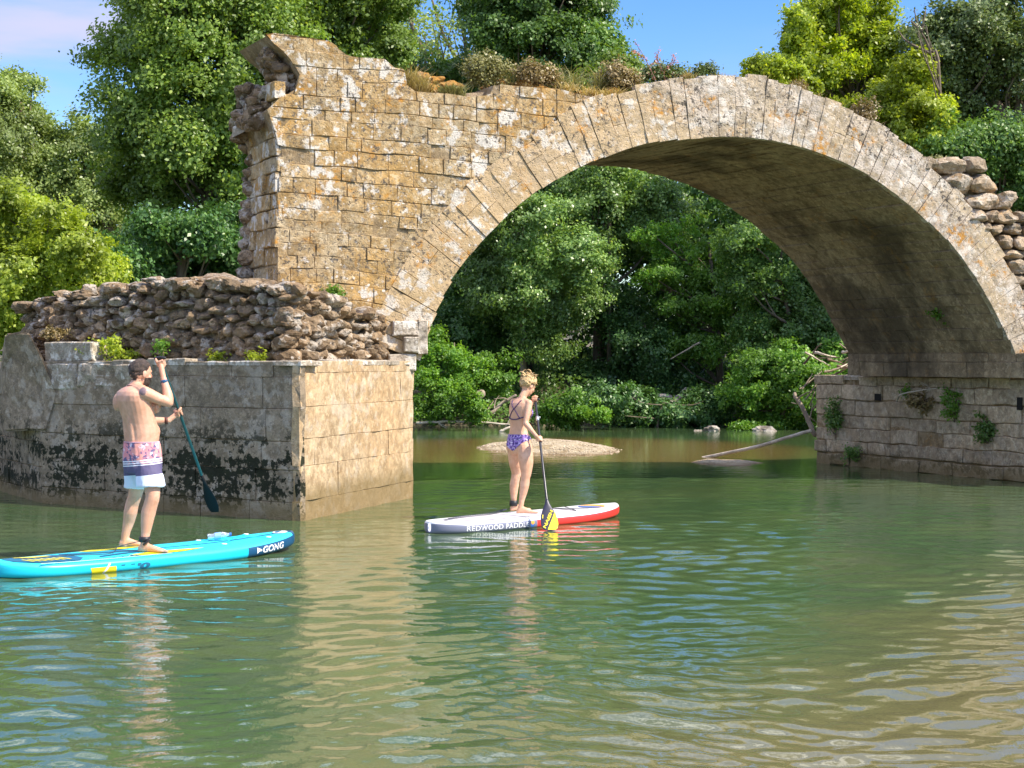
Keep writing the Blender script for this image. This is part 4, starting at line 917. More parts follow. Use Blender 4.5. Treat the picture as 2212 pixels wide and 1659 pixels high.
# white board with the red nose
BW = Board((-.915, 18.42), (1.29, 20.55), .80, .125, .122, .035, .01)
rw = thing('paddleboard', 'white inflatable paddleboard with grey tail rail and red nose rail', 'paddleboard', (BW.t+BW.n)/2)
def pickw(t, a):
    d = 28 < a < 152
    if d: return 0
    return 2 if t > .415 else 1
BW.hull(rw, [M['board_white'], M['board_grey'], M['board_red']], pickw)
BW.patch(rw, 'deck_pad', [(.40, -.17), (.40, .17), (.75, .26), (1.6, .27), (2.12, .20), (2.22, 0), (2.12, -.20), (1.6, -.27), (.75, -.26)], 'pad_grey')
BW.patch(rw, 'deck_line', [(1.22, -.34), (1.22, .34), (1.238, .34), (1.238, -.34)], 'cord', .007)
BW.patch(rw, 'nose_logo', oval(2.62, 0, .16, .17), 'orange_print', .005)
BW.patch(rw, 'nose_logo', oval(2.60, .0, .15, .16, 20, 120, 290), 'blue_print', .008)
BW.patch(rw, 'tail_handle', [(.20, -.05), (.20, .05), (.36, .02), (.36, -.02)], 'cord', .012)
for sgn in (1, -1): BW.cordm(rw, 'bungee_cord', [(2.14, .20*sgn), (2.25, .0), (2.36, -.20*sgn)], .005, 'cord')
BW.cordm(rw, 'bungee_cord', [(2.14, .20), (2.14, -.2)], .005, 'cord')
xa = lambda u, b: np.linalg.norm((atY(u, 1130, 18.9)-b.t)[:1])/b.fx[0] if False else None
side_text(BW, rw, 'lettering', 'REDWOOD PADDLE', .285, 1.155, -.030, .026, 'white_print', .012, 0, 1.12)
side_patch(BW, rw, 'round_emblem', oval(1.215, -.008, .034, .034), 'blue_print')
side_patch(BW, rw, 'round_emblem', oval(1.215, .014, .028, .022), 'orange_print', .004)
side_patch(BW, rw, 'rail_seam', [(.97, -.03), (.975, -.03), (.975, .052), (.97, .052)], 'cord', .002)

# cyan board
BM_ = Board((-4.575, 14.66), (-2.235, 16.98), .84, .13, .125, .06, .02)
rm = thing('paddleboard', 'cyan inflatable paddleboard with navy nose and yellow deck patches', 'paddleboard', (BM_.t+BM_.n)/2)
def pickm(t, a):
    d = 30 < a < 150
    if d: return 1 if t < .965 else 2
    return 2 if t > .745 else 0
BM_.hull(rm, [M['board_cyan'], M['board_cyan_deck'], M['board_navy']], pickm)
LL = BM_.L
BM_.patch(rm, 'deck_line', [(1.72, -.012), (1.72, .012), (3.1, .016), (3.1, -.016)], 'navy_line')
BM_.patch(rm, 'yellow_patch', [(1.18, -.30), (1.30, -.24), (1.62, -.20), (2.05, -.25), (1.75, -.34), (1.35, -.35)], 'yellow_print')
BM_.patch(rm, 'yellow_patch', [(1.0, .28), (1.12, .20), (1.40, .18), (1.72, .24), (1.5, .33), (1.15, .34)], 'yellow_print')
BM_.patch(rm, 'pad_print', [(.78, .24), (.95, .17), (1.60, -.02), (1.58, -.07), (1.2, -.02), (.9, .08), (.74, .17)], 'navy_line')
BM_.patch(rm, 'pad_print', [(.95, -.17), (1.2, -.10), (1.56, -.07), (1.56, -.12), (1.2, -.17), (.95, -.22)], 'navy_line')
BM_.patch(rm, 'pad_edge', [(.30, -.31), (.28, -.33), (.9, -.375), (1.6, -.39), (1.6, -.375), (.9, -.36)], 'white_print')
BM_.patch(rm, 'tail_pad', [(.14, -.12), (.14, .12), (.30, .22), (.70, .22), (.80, .06), (.80, -.16), (.70, -.29), (.30, -.26)], 'navy_line')
for i in range(7): BM_.patch(rm, 'tail_stripe', [(.28+.06*i, -.20), (.25+.06*i, -.03), (.275+.06*i, -.03), (.305+.06*i, -.20)], 'yellow_print', .008)
for i in range(3): BM_.patch(rm, 'tail_stripe', [(.28+.05*i, .13-.03*i), (.27+.05*i, .17-.03*i), (.62, .17-.03*i), (.62, .155-.03*i)], 'yellow_print', .008)
c, f = text_mesh("11'0", 1, .02, 0, 1.0); mn, mx = c.min(0), c.max(0)
q = BM_.deck(1.02+(c[:, 0]-mn[0])/(mx[0]-mn[0])*.26, -.345+(c[:, 1]-mn[1])/(mx[1]-mn[1])*.055, .006); obj('deck_lettering', mesh_np('l', q, f), M['navy_line'], rm)
BM_.patch(rm, 'nose_logo', oval(3.13, 0, .07, .085), 'white_print', .006); BM_.patch(rm, 'nose_logo', oval(3.13, .0, .05, .06, 20, 30, 200), 'navy_line', .009)
for (x_, y_) in ((2.30, .22), (2.30, -.22), (2.85, .19), (2.85, -.19)):
    mb = MB(); cc = BM_.deck(V(x_)[0], V(y_)[0], .012); mb.tube([cc+BM_.fx*.022*math.cos(k*math.pi/5)+BM_.fy*.022*math.sin(k*math.pi/5) for k in range(11)], .005, 6); obj('deck_ring', mb.mesh('r', True), M['white_print'], rm)
for a_, b_ in (((2.30, .22), (2.85, -.19)), ((2.30, -.22), (2.85, .19))): BM_.cordm(rm, 'bungee_cord', [a_+(.012,), ((a_[0]+b_[0])/2, 0, .03), b_+(.012,)], .0045, 'board_cyan')
side_text(BM_, rm, 'lettering', 'GONG', 2.655, 2.98, -.035, .030, 'white_print', .03, .12, 1.0)
side_patch(BM_, rm, 'arrow_emblem', [(2.575, -.035), (2.575, .030), (2.64, .004), (2.64, -.012), (2.605, -.010)], 'white_print', .004)
side_text(BM_, rm, 'lettering', "11'0", 1.02, 1.34, -.046, .014, 'navy_line', .05, .15, 1.0)
side_patch(BM_, rm, 'side_patch', [(.76, -.052), (.74, .004), (.99, .004), (1.0, -.052)], 'yellow_print'); side_patch(BM_, rm, 'side_slash', [(.86, -.052), (.92, .035), (.94, .035), (.885, -.052)], 'white_print', .0045)
# water bottle on the cyan deck
bc_ = BM_.deck(V(2.46)[0], V(.12)[0], .045); ax = unit(V(.97, .25, .12)); g = NG('clear_plastic'); clear = g.done((.80, .90, .97), .12, None, Transmission_Weight=.75, IOR=1.3)
rb = thing('water_bottle', 'small clear plastic water bottle lying on the cyan board', 'bottle', bc_-UP*.035)
side_ = unit(np.cross(ax, UP)); up_ = np.cross(side_, ax); mb = MB()
mb.loft([(bc_+ax*x_, side_*r_, up_*r_) for x_, r_ in ((-.10, .004), (-.10, .030), (-.085, .034), (-.05, .031), (-.02, .034), (.02, .031), (.05, .034), (.085, .022), (.10, .013), (.125, .013))], 16); obj('body', mb.mesh('b', True), clear, rb)
mb = MB(); mb.loft([(bc_+ax*x_, side_*.016, up_*.016) for x_ in (.115, .135)], 12); obj('cap', mb.mesh('c'), M['blue_print'], rb)
mb = MB(); mb.loft([(bc_+ax*x_, side_*.0355, up_*.0355) for x_ in (-.03, .03)], 16); obj('label', mb.mesh('c'), plain('blue_label', (.25, .45, .85), .4), rb)

# ------------------------------------------------------------------ people
def remesh(mb, voxel=.006, it=3, fac=.5):
    me = mb.mesh('tmp'); o = bpy.data.objects.new('tmp', me); scene.collection.objects.link(o)
    bm = bmesh.new(); bm.from_mesh(me); bmesh.ops.recalc_face_normals(bm, faces=bm.faces); bm.to_mesh(me); bm.free()
    m = o.modifiers.new('r', 'REMESH'); m.mode = 'VOXEL'; m.voxel_size = voxel; m.use_smooth_shade = True
    s = o.modifiers.new('s', 'SMOOTH'); s.iterations = it; s.factor = fac
    bpy.context.view_layer.update(); r = bpy.data.meshes.new_from_object(o.evaluated_get(bpy.context.evaluated_depsgraph_get())); bpy.data.objects.remove(o); bpy.data.meshes.remove(me)
    r.polygons.foreach_set('use_smooth', np.ones(len(r.polygons), bool)); return r
def mverts(me):
    v = np.zeros(len(me.vertices)*3, np.float32); me.vertices.foreach_get('co', v); n = np.zeros(len(me.vertices)*3, np.float32); me.vertices.foreach_get('normal', n); return v.reshape(-1, 3).astype(float), n.reshape(-1, 3).astype(float)
def shell(me, pred, off, name, wob=0, seed=0):
    """a layer of cloth or hair lying on the body: the body faces inside pred, pushed out"""
    v, n = mverts(me); k = pred(v, n); v2 = v+n*np.asarray(off(v) if callable(off) else off).reshape(-1, 1)
    if wob: v2 += n*(fbm(v*40, 2, seed)*wob)[:, None]
    F_ = [tuple(p.vertices) for p in me.polygons]; F_ = [f for f in F_ if all(k[i] for i in f)]
    used = sorted({i for f in F_ for i in f}); mp_ = {i: j for j, i in enumerate(used)}
    m = mesh_np(name, v2[used], [tuple(mp_[i] for i in f) for f in F_], smooth=True)
    bm = bmesh.new(); bm.from_mesh(m); g_ = bmesh.ops.extrude_face_region(bm, geom=bm.faces[:]); vs = [e for e in g_['geom'] if isinstance(e, bmesh.types.BMVert)]
    bm.normal_update()
    for x in vs: x.co += x.normal*-.0
    bm.free(); return m
def foot(mb, heel, ankle, d, z0, L=.25, w=.045, seed=0):
    d = unit(V(d[0], d[1], 0)); s_ = V(-d[1], d[0], 0); secs = []
    for t, hw, h in ((-.045, .012, .02), (-.035, .026, .055), (-.01, .034, .075), (.03, .034, .085), (.07, .036, .072), (.11, .042, .055), (.15, .047, .040), (.185, .046, .028), (.205, .036, .018)):
        k = L/.25; secs.append((heel+d*t*k+UP*(z0+h/2-heel[2]), s_*hw*w/.045, UP*h/2))
    mb.loft(secs, 14, sq=2.4)
    for i, (o, l, r) in enumerate(((-.030, .222, .013), (-.010, .224, .0095), (.006, .216, .009), (.020, .206, .0085), (.033, .194, .008))):
        k = L/.25; mb.tube([heel+d*(.165*k)+s_*o+UP*(z0+r+.004-heel[2]), heel+d*(l*k)+s_*o+UP*(z0+r-heel[2])], r, 8)
def grip(mb, wrist, ctr, ax, rs, out, thumb=1, sc=1.0):
    """a closed hand round a shaft: ax shaft direction (towards little finger), out: from the shaft to the back of the palm"""
    ax = unit(ax); out = unit(out-ax*np.dot(out, ax)); sd = np.cross(ax, out)*thumb
    pc = ctr+out*(rs+.017)*1.0
    secs = []
    for t in (-1, -.8, -.3, .3, .8, 1):
        k = math.sqrt(max(.0, 1-abs(t)**3))*.98+.02; secs.append((pc+ax*t*.043*sc+sd*-.004, out*.0155*k*sc, sd*.040*k*sc))
    mb.loft(secs, 12)
    mb.tube([wrist, pc*.75+wrist*.25, pc], [.026*sc, .027*sc, .024*sc], 10)
    R1 = rs+.0095*sc
    for i, (o, turn, r) in enumerate(((-.033, 215, .0098), (-.011, 235, .0102), (.011, 230, .0097), (.031, 205, .0086))):
        pts = []
        for k in range(8):
            a = R(35+turn*k/7.0); bulge = 1.30 if k in (1, 2) else 1.0
            pts.append(ctr+ax*o*sc+(out*math.cos(a)+sd*math.sin(a))*R1*bulge)
        pts = [pc+ax*o*sc+sd*.028*sc]+pts
        mb.tube(pts, [r*sc*1.12]*3+[r*sc*(1-.03*k) for k in range(6)], 8)
    tb = [pc-ax*.030*sc-sd*.030*sc, ctr-ax*.046*sc+(out*.2-sd)*(R1+.012), ctr-ax*.046*sc+(-out*.8-sd*.7)*(R1+.004), ctr-ax*.040*sc+(-out-sd*-.2)*(R1+.002)]
    mb.tube(smooth_path(tb, 3), [.015*sc]*4+[.0115*sc]*3+[.0100*sc]*3, 8)
def head(mb, c, f, up, k=1.0, chin=1.0, nose=1.0):
    """c: skull centre; f: face direction; up: crown direction"""
    f = unit(f); up = unit(up-f*np.dot(up, f)); s_ = np.cross(f, up)
    mb.ell(c+up*.018*k, s_*.076*k, f*.097*k, up*.098*k, 18)
    mb.ell(c+f*.022*k-up*.045*k, s_*.062*k, f*.075*k, up*.078*k, 16)         # face
    mb.ell(c+f*.052*k-up*.098*k*chin, s_*.034*k, f*.030*k, up*.022*k, 12)        # chin
    mb.tube([c+f*.090*k+up*.012*k, c+f*.112*k*nose-up*.022*k], [.009*k, .0135*k], 8) # nose
    for q in (1, -1):
        mb.ell(c+s_*q*.075*k-f*.004*k-up*.010*k, f*.019*k+s_*q*.006*k, s_*q*.009*k, up*.031*k, 12)   # ears
        mb.tube([c+s_*q*.012*k+f*.093*k+up*.018*k, c+s_*q*.045*k+f*.078*k+up*.020*k], [.010*k, .008*k], 8)  # brow
        mb.ell(c+s_*q*.030*k+f*.077*k-up*.002*k, s_*.014*k, f*.011*k, up*.010*k, 10)   # eyelids
        mb.ell(c+s_*q*.045*k+f*.060*k-up*.032*k, s_*.022*k, f*.022*k, up*.020*k, 10)   # cheek
    mb.tube([c-s_*.020*k+f*.083*k-up*.058*k, c+f*.091*k-up*.056*k, c+s_*.020*k+f*.083*k-up*.058*k], [.0065*k]*3, 8)
    mb.tube([c-s_*.018*k+f*.080*k-up*.068*k, c+f*.088*k-up*.068*k, c+s_*.018*k+f*.080*k-up*.068*k], [.0065*k]*3, 8)
    return f, up, s_
def skin(name, c1, c2, marks=()):
    g = NG(name); c = g.mix(g.mr(g.noise(7, 3), .35, .65), c1, c2); c = g.mix(g.mr(g.noise(18, 3, .6), .4, .75), c, tuple(x*.92 for x in c1))
    for (p, r, col, am, sc) in marks:
        d = g.N('ShaderNodeVectorMath', {'operation': 'DISTANCE'}, {0: g.P, 1: tuple(map(float, p))}, 1)
        m = g.math('MULTIPLY', g.mr(g.math('ADD', d, g.math('MULTIPLY', g.noise(sc, 3, .7), r*.9)), r*1.25, r*1.05), am)
        c = g.mix(m, c, col)
    m = g.done(c, .50, g.bump(g.noise(120, 3), .12, .003), Subsurface_Weight=.12, Subsurface_Scale=.01); g.b.node.inputs['Subsurface Radius'].default_value = (1, .35, .2) if hasattr(g.b, 'node') else (1, .35, .2); return m
def frame(psi): return V(math.sin(R(psi)), math.cos(R(psi)), 0), V(math.cos(R(psi)), -math.sin(R(psi)), 0)

# ---------------- the man
def mz(x, y, d): return atY(212.2+.2924*x, 745.9+.2924*y, d)
fm, rg = frame(50); D0 = 15.75
zdm = float(BM_.top(1.6))
mb = MB(); S_ = []
for (y, cx, wd, th, lean) in ((905,322,.150,.110,0),(870,322,.168,.125,0),(800,322,.172,.135,0),(730,320,.168,.138,0),(690,320,.168,.146,.01),(640,318,.168,.150,.012),(580,306,.168,.145,.008),(520,294,.178,.143,0),(460,277,.200,.145,0),(410,264,.212,.142,-.005),(370,259,.212,.130,-.01),(342,258,.190,.108,-.015),(318,262,.135,.088,-.012),(302,270,.082,.068,-.005),(285,278,.062,.062,.0),(262,286,.058,.060,.01),(235,296,.055,.058,.02)):
    S_.append((mz(cx, y, D0)+fm*lean, rg*wd, fm*th))
mb.loft(S_[::-1], 22, sq=2.25)
shR = mz(347, 352, D0-.14); elR = mz(522, 425, 15.72); wrR = mz(483, 245, 15.80)
shL = mz(232, 374, D0+.11)+fm*.06; elL = mz(345, 565, 16.05); wrL = mz(520, 556, 16.10)
padT, padB = mz(456, 96, 15.84), mz(862, 1232, 16.75); pdir = unit(padB-padT)
hR = padT+pdir*.045; hL = padT+pdir*np.linalg.norm(mz(577, 505, 16.14)-padT)
mb.ell(shR, rg*.062, fm*.062, UP*.062, 14); mb.ell(shL, rg*.050, fm*.055, UP*.055, 14)
mb.tube([mz(285, 318, D0-.05), mz(325, 335, D0-.11), shR], [.055, .055, .055], 12); mb.tube([mz(240, 325, D0+.05), shL], [.055, .055], 12)
mb.tube(smooth_path([shR, shR*.5+elR*.5-UP*.004, elR], 4), [.060, .061, .060, .057, .054, .050, .047, .045, .043], 14)
mb.tube(smooth_path([elR, elR*.6+wrR*.4+V(.006, 0, 0), wrR], 4), [.043, .047, .049, .048, .045, .040, .035, .031, .029], 14)
mb.tube(smooth_path([shL, elL], 6), [.056, .054, .052, .050, .047, .044, .042], 12)
mb.tube(smooth_path([elL, wrL], 6), [.042, .046, .046, .042, .037, .032, .028], 12)
grip(mb, wrR, hR, pdir, .016, wrR-hR+V(-.02, -.05, 0), -1); grip(mb, wrL, hL, pdir, .014, (wrL-hL)+V(0, -.03, .01), 1)
# chest, shoulder blades, spine hollow come from the muscles laid on the loft
mb.ell(mz(345, 455, D0-.07)+fm*.11, rg*.075, fm*.045, UP*.065, 12); mb.ell(mz(280, 455, D0+.05)+fm*.11, rg*.075, fm*.045, UP*.065, 12)
mb.ell(mz(325, 420, D0-.08)-fm*.09, rg*.055, fm*.040, UP*.085, 12); mb.ell(mz(205, 420, D0+.07)-fm*.09, rg*.055, fm*.040, UP*.085, 12)
mb.ell(mz(330, 640, D0)+fm*.055, rg*.13, fm*.11, UP*.105, 14)
for q in (-.055, .055): mb.tube([mz(300, 520, D0)+rg*q-fm*.105, mz(320, 700, D0)+rg*q-fm*.108], .038, 10)
# legs
def leg(pts, rad): mb.tube(smooth_path([p for p in pts], 3), list(np.interp(np.linspace(0, 1, (len(pts)-1)*3+1), np.linspace(0, 1, len(pts)), rad)), 16, dome=True)
dR_, dL_ = 15.55, 16.02
leg([mz(360, 850, 15.66), mz(385, 960, 15.62), mz(398, 1050, 15.60), mz(402, 1120, 15.58), mz(388, 1175, 15.58), mz(370, 1240, 15.58), mz(360, 1310, 15.57), mz(350, 1390, 15.56), mz(345, 1440, 15.55), mz(338, 1500, 15.55)], [.084, .084, .076, .066, .066, .069, .058, .043, .040, .038])
leg([mz(285, 850, 15.86), mz(286, 960, 15.92), mz(284, 1050, 15.96), mz(268, 1120, 15.98), mz(250, 1175, 16.0), mz(238, 1235, 16.0), mz(226, 1300, 16.02), mz(208, 1370, 16.02), mz(198, 1420, 16.02), mz(196, 1470, 16.02)], [.082, .082, .074, .064, .064, .066, .056, .042, .039, .036])
fR = V(.93, .36, 0); fL = V(.93, .36, 0)
hR_ = mz(330, 1500, 15.55); hL_ = mz(188, 1470, 16.02)
foot(mb, hR_, None, V(.97, -.12, 0), zdm, .27, .048); foot(mb, hL_, None, V(.97, .1, 0), zdm, .26, .046)
fh, rh = frame(45); hc = mz(309, 206, D0+.02); HF = unit(fh+V(0, 0, -.06))
head(mb, hc, HF, UP, 1.13); mb.tube([mz(285, 310, D0)-fm*.005, hc-UP*.05-fm*.02], [.064, .060], 12)
body = remesh(mb, .0062, 3)
man = thing('person', 'shirtless man in pink and navy swim shorts standing on the cyan board', 'person', V(-3.35, 15.8, zdm))
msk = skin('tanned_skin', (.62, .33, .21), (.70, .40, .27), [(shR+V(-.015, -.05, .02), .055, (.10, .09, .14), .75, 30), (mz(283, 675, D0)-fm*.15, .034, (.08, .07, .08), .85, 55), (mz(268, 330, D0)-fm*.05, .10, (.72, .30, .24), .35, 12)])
bo = obj('body', body, msk, man)
# hair and beard
def hloc(v, c, f, up):
    f = unit(f); up = unit(up-f*np.dot(up, f)); s_ = np.cross(f, up); q = v-c; return q@f, q@s_, q@up
def pred_hair(v, n):
    a, b, h = hloc(v, hc, HF, UP); rr = np.linalg.norm(v-hc, axis=1)
    line = np.where(a > .055, .066+(a-.055)*.3, np.where(a > .012, .010+(a-.012)*1.3, np.where(a > -.03, -.03, -.088-.3*(a+.03)))); line = line+.006*vn(v*160, 3); ear = (abs(b) > .086) & (h < .036) & (abs(a) < .045); return (rr < .15) & (h > line) & ~ear
hairm = plain('short_dark_hair', (.055, .035, .025), .6, .8, 250, .4)
obj('hair', shell(body, pred_hair, lambda v: .0015+.008*np.clip((v[:, 2]-hc[2]+.03)/.10, 0, 1), 'hair', .006, 3), hairm, man)
def pred_beard(v, n):
    a, b, h = hloc(v, hc, HF, UP); rr = np.linalg.norm(v-hc, axis=1)
    return (rr < .16) & (h < -.035) & (h > -.135) & (a > .005) & ~((abs(h+.062) < .010) & (abs(b) < .022)) & (h < -.035-.01*(abs(b) < .05)+.0) & ((h < -.045) | (abs(b) > .035))
obj('beard', shell(body, pred_beard, .007, 'beard', .004, 4), hairm, man)
e_ = np.cross(unit(HF), UP); eyem = plain('dark_eye', (.03, .02, .015), .2)
for q in (1, -1): mb = MB(); mb.ell(hc+e_*q*.030+HF*.086-UP*.002, e_*.009, HF*.004, UP*.005, 8); obj('eye', mb.mesh('eye', True), eyem, man)
# swim shorts
mb = MB(); S_ = []
for (y, wd, th) in ((712,.178,.152),(724,.180,.154),(735,.180,.158),(760,.186,.160),(800,.194,.162),(850,.202,.162),(905,.206,.160),(940,.195,.15)):
    S_.append((mz(322+(y-712)*.02, y, D0), rg*wd, fm*th))
mb.loft(S_[::-1], 28, sq=2.35)
for pts, w_ in (([(362, 850, 15.67), (374, 930, 15.64), (386, 1000, 15.62), (392, 1040, 15.61)], .098), ([(290, 850, 15.85), (286, 930, 15.90), (288, 1000, 15.93), (287, 1052, 15.96)], .094)):
    mb.loft([(mz(*p), rg*(w_+.024+.012*i/3), fm*(w_+.020+.010*i/3)) for i, p in enumerate(pts)][::-1], 22, sq=2.2)
sh = remesh(mb, .007, 4); v, n = mverts(sh); v = v+n*(fbm(np.c_[v[:, 0]*11, v[:, 1]*11, v[:, 2]*4], 3, 8)*.010)[:, None]; sh.vertices.foreach_set('co', v.astype(np.float32).ravel())
zy = lambda y: float(mz(330, y, D0)[2])
g = NG('swim_short_print'); X_, Y_, Z_ = g.xyz(0), g.xyz(1), g.xyz(2); zt_ = g.math('ADD', Z_, g.math('MULTIPLY', X_, -.10)); x0_ = float(mz(330, 850, D0)[0])
zt_ = g.math('ADD', zt_, .10*x0_)
fl = g.noise(11, 3, .6, dist=1.2); f2 = g.noise(20, 3, .6)
top = g.mix(g.mr(fl, .50, .54), (.74, .27, .30), (.13, .11, .22)); top = g.mix(g.mr(f2, .57, .62), top, (.75, .62, .72)); top = g.mix(g.mr(g.noise(7, 2), .55, .60), top, (.82, .35, .30))
c = top
def band(c, y0, y1, col):
    a, b = zy(y0), zy(y1); m = g.math('MULTIPLY', g.math('GREATER_THAN', zt_, b), g.math('LESS_THAN', zt_, a)); return g.mix(m, c, col)
c = band(c, 868, 955, (.10, .085, .17)); c = band(c, 955, 1200, (.70, .76, .90))
for y in (842, 858, 874): c = band(c, y, y+7, (.86, .84, .88))
fm_ = g.mr(g.noise(9, 3, .5), .58, .60); 
so_ = obj('swim_shorts', sh, g.done(c, .75, g.bump(g.noise(30, 3), .3, .01)), man)
mb = MB(); mb.tube([mz(322+0, 712, D0)+rg*.181*math.cos(a)+fm*.155*math.sin(a) for a in np.linspace(0, 2*math.pi, 28)], .006, 6); obj('waistband', mb.mesh('w', True), plain('pink_waistband', (.62, .35, .42), .8), man)
def ringm(parent, name, c, ax, r, th, wid, mat, sq=1.0):
    ax = unit(ax); a = unit(np.cross(ax, V(.3, .9, .1))); b = np.cross(ax, a); mb = MB(); N_ = 20; v = []
    for i in range(N_):
        t = 2*math.pi*i/N_; d = a*math.cos(t)+b*math.sin(t)
        for (rr, h) in ((r, -wid/2), (r+th, -wid/2+.001), (r+th, wid/2-.001), (r, wid/2)): v.append(c+d*rr+ax*h)
    mb.add(v, [(i*4+k, ((i+1) % N_)*4+k, ((i+1) % N_)*4+(k+1) % 4, i*4+(k+1) % 4) for i in range(N_) for k in range(4)]); return obj(name, mb.mesh(name, True), M[mat] if isinstance(mat, str) else mat, parent)
M['watch_blue'] = plain('blue_watch_strap', (.05, .10, .20), .4); M['brown_band'] = plain('brown_bracelet', (.10, .03, .02), .6)
wp = wrR*.86+elR*.14; w_ = ringm(man, 'wristwatch', wp, elR-wrR, .031, .004, .022, 'watch_blue'); mb = MB(); mb.ell(wp+unit(V(.35, -1, 0))*.034, unit(V(1, .35, 0))*.019, unit(V(.35, -1, 0))*.006, UP*.019, 12); wf = obj('watch_face', mb.mesh('f', True), M['board_navy'], w_)
ringm(man, 'bracelet', wrL*.9+elL*.1, elL-wrL, .030, .006, .030, 'brown_band')
mb = MB(); mb.tube([mz(272, 300, D0)+rg*.075*math.cos(a)+fm*(.072*math.sin(a))+UP*(.004-.05*max(0, math.sin(a))) for a in np.linspace(0, 2*math.pi, 24)], .004, 6); obj('neck_cord', mb.mesh('n', True), M['brown_band'], man)
# paddle of the man
pm = thing('paddle', 'dark teal paddle held upright by the man on the cyan board', 'paddle', padB)
M['teal_shaft'] = plain('teal_shaft', (.010, .075, .085), .35); M['dark_blade'] = plain('dark_blade', (.008, .010, .012), .65, Specular_IOR_Level=.2)
mb = MB(); mb.tube([padT, padB-pdir*.42], .0145, 12); obj('shaft', mb.mesh('s', True), M['teal_shaft'], pm)
mb = MB(); lat = unit(np.cross(pdir, V(.3, 1, 0))); mb.tube([padT-lat*.05, padT-lat*.025-pdir*.006, padT-pdir*.008, padT+lat*.025-pdir*.006, padT+lat*.05], [.014, .016, .017, .016, .014], 10); obj('grip', mb.mesh('g', True), M['black_rubber'], pm)
mb = MB(); nb_ = np.cross(lat, pdir); mb.loft([(padB-pdir*t, lat*hw, nb_*th) for t, hw, th in ((.0, .04, .003), (.02, .052, .004), (.07, .064, .005), (.15, .066, .006), (.24, .050, .008), (.32, .030, .012), (.38, .016, .016), (.46, .015, .015))], 20); obj('blade', mb.mesh('b', True), M['dark_blade'], pm)
# ankle leash of the man
an = mz(343, 1432, 15.55); lt = thing('ankle_leash', 'dark ankle cuff with a thin leash running back over the cyan board', 'leash', an)
ringm(lt, 'cuff', an, UP, .043, .010, .05, 'black_rubber'); mb = MB(); mb.tube([an+V(.005, -.055, -.045), an+V(.03, -.06, -.02), an+V(.055, -.045, .0)], .011, 8); obj('swivel', mb.mesh('s', True), M['black_rubber'], lt)
P_ = smooth_path([an+V(-.045, -.01, -.02), mz(230, 1465, 15.6), mz(140, 1492, 15.5), BM_.deck(V(1.1)[0], V(-.12)[0], .01), BM_.deck(V(.75)[0], V(.0)[0], .01), BM_.deck(V(.3)[0], V(.0)[0], .012)], 6)
P_ = [V(p[0], p[1], max(p[2], zdm+.006)) for p in P_]; mb = MB(); mb.tube(P_, .004, 6); obj('cord', mb.mesh('c', True), M['cord'], lt)

# ---------------- the woman
def wz(x, y, d): return atY(1030.9+.2632*x, 776.2+.2632*y, d)
DW = 19.60; fw, rw_ = frame(44); zdw = float(BW.top(1.4))
mb = MB(); S_ = []
for (y, cx, wd, th, lean) in ((775,345,.118,.085,0),(745,345,.150,.105,0),(705,344,.162,.115,0),(660,344,.156,.108,0),(620,342,.138,.094,0),(585,340,.120,.084,.0),(550,340,.113,.082,.0),(510,340,.118,.086,.0),(460,344,.132,.090,.0),(420,348,.142,.088,-.005),(385,353,.148,.082,-.01),(357,358,.138,.070,-.012),(338,362,.100,.055,-.01),(322,366,.062,.046,-.004),(305,372,.046,.044,.005),(280,383,.043,.046,.025),(255,395,.043,.048,.04)):
    S_.append((wz(cx, y, DW)+fw*lean, rw_*wd, fw*th))
mb.loft(S_[::-1], 22, sq=2.15)
sR = wz(424, 362, DW-.10); eR = wz(396, 525, 19.44); wR_ = wz(484, 628, 19.30)
sL = wz(288, 352, DW+.11)+fw*.02; eL = wz(392, 420, 19.93); wL = wz(448, 362, 19.72)
pT, pB = wz(476, 330, 19.68), wz(600, 1404, 18.64); pd = unit(pB-pT)
h1 = pT+pd*.012; h2 = pT+pd*(np.dot(wz(516, 652, 19.33)-pT, pd))
for s_ in (sR, sL): mb.ell(s_, rw_*.046, fw*.044, UP*.046, 12)
mb.tube([wz(372, 330, DW), sR], [.038, .040], 12); mb.tube([wz(355, 330, DW), sL], [.038, .040], 12)
mb.tube(smooth_path([sR, sR*.5+eR*.5+V(.004, 0, 0), eR], 4), [.044, .044, .043, .041, .039, .037, .035, .033, .031], 12)
mb.tube(smooth_path([eR, eR*.6+wR_*.4, wR_], 4), [.031, .034, .035, .033, .030, .027, .024, .021, .020], 12)
mb.tube(smooth_path([sL, eL], 6), [.042, .040, .038, .036, .034, .032, .030], 12); mb.tube(smooth_path([eL, wL], 6), [.030, .032, .031, .028, .024, .021, .020], 12)
grip(mb, wR_, h2, pd, .014, (wR_-h2)+V(-.01, -.02, 0), -1, .86)
lat2 = unit(np.cross(pd, V(.3, 1, 0))); grip(mb, wL, pT-pd*.0, unit(V(.9, -.3, 0)), .017, V(-.1, .0, 1), 1, .84)
for q in (-1, 1):
    mb.ell(wz(344, 718, DW)+rw_*q*.070-fw*.045, rw_*.078, fw*.072, UP*.084, 14)
    mb.ell(wz(348, 440, DW)+rw_*q*.065+fw*.085, rw_*.056, fw*.050, UP*.055, 12)
    mb.ell(wz(352, 400, DW)+rw_*q*.075-fw*.055, rw_*.040, fw*.026, UP*.060, 12)
leg([wz(392, 735, 19.50), wz(398, 800, 19.48), wz(402, 860, 19.47), wz(402, 930, 19.46), wz(395, 975, 19.46), wz(388, 1030, 19.47), wz(378, 1090, 19.48), wz(366, 1150, 19.48), wz(360, 1190, 19.48), wz(352, 1225, 19.48)], [.092, .090, .082, .062, .054, .056, .047, .034, .031, .030])
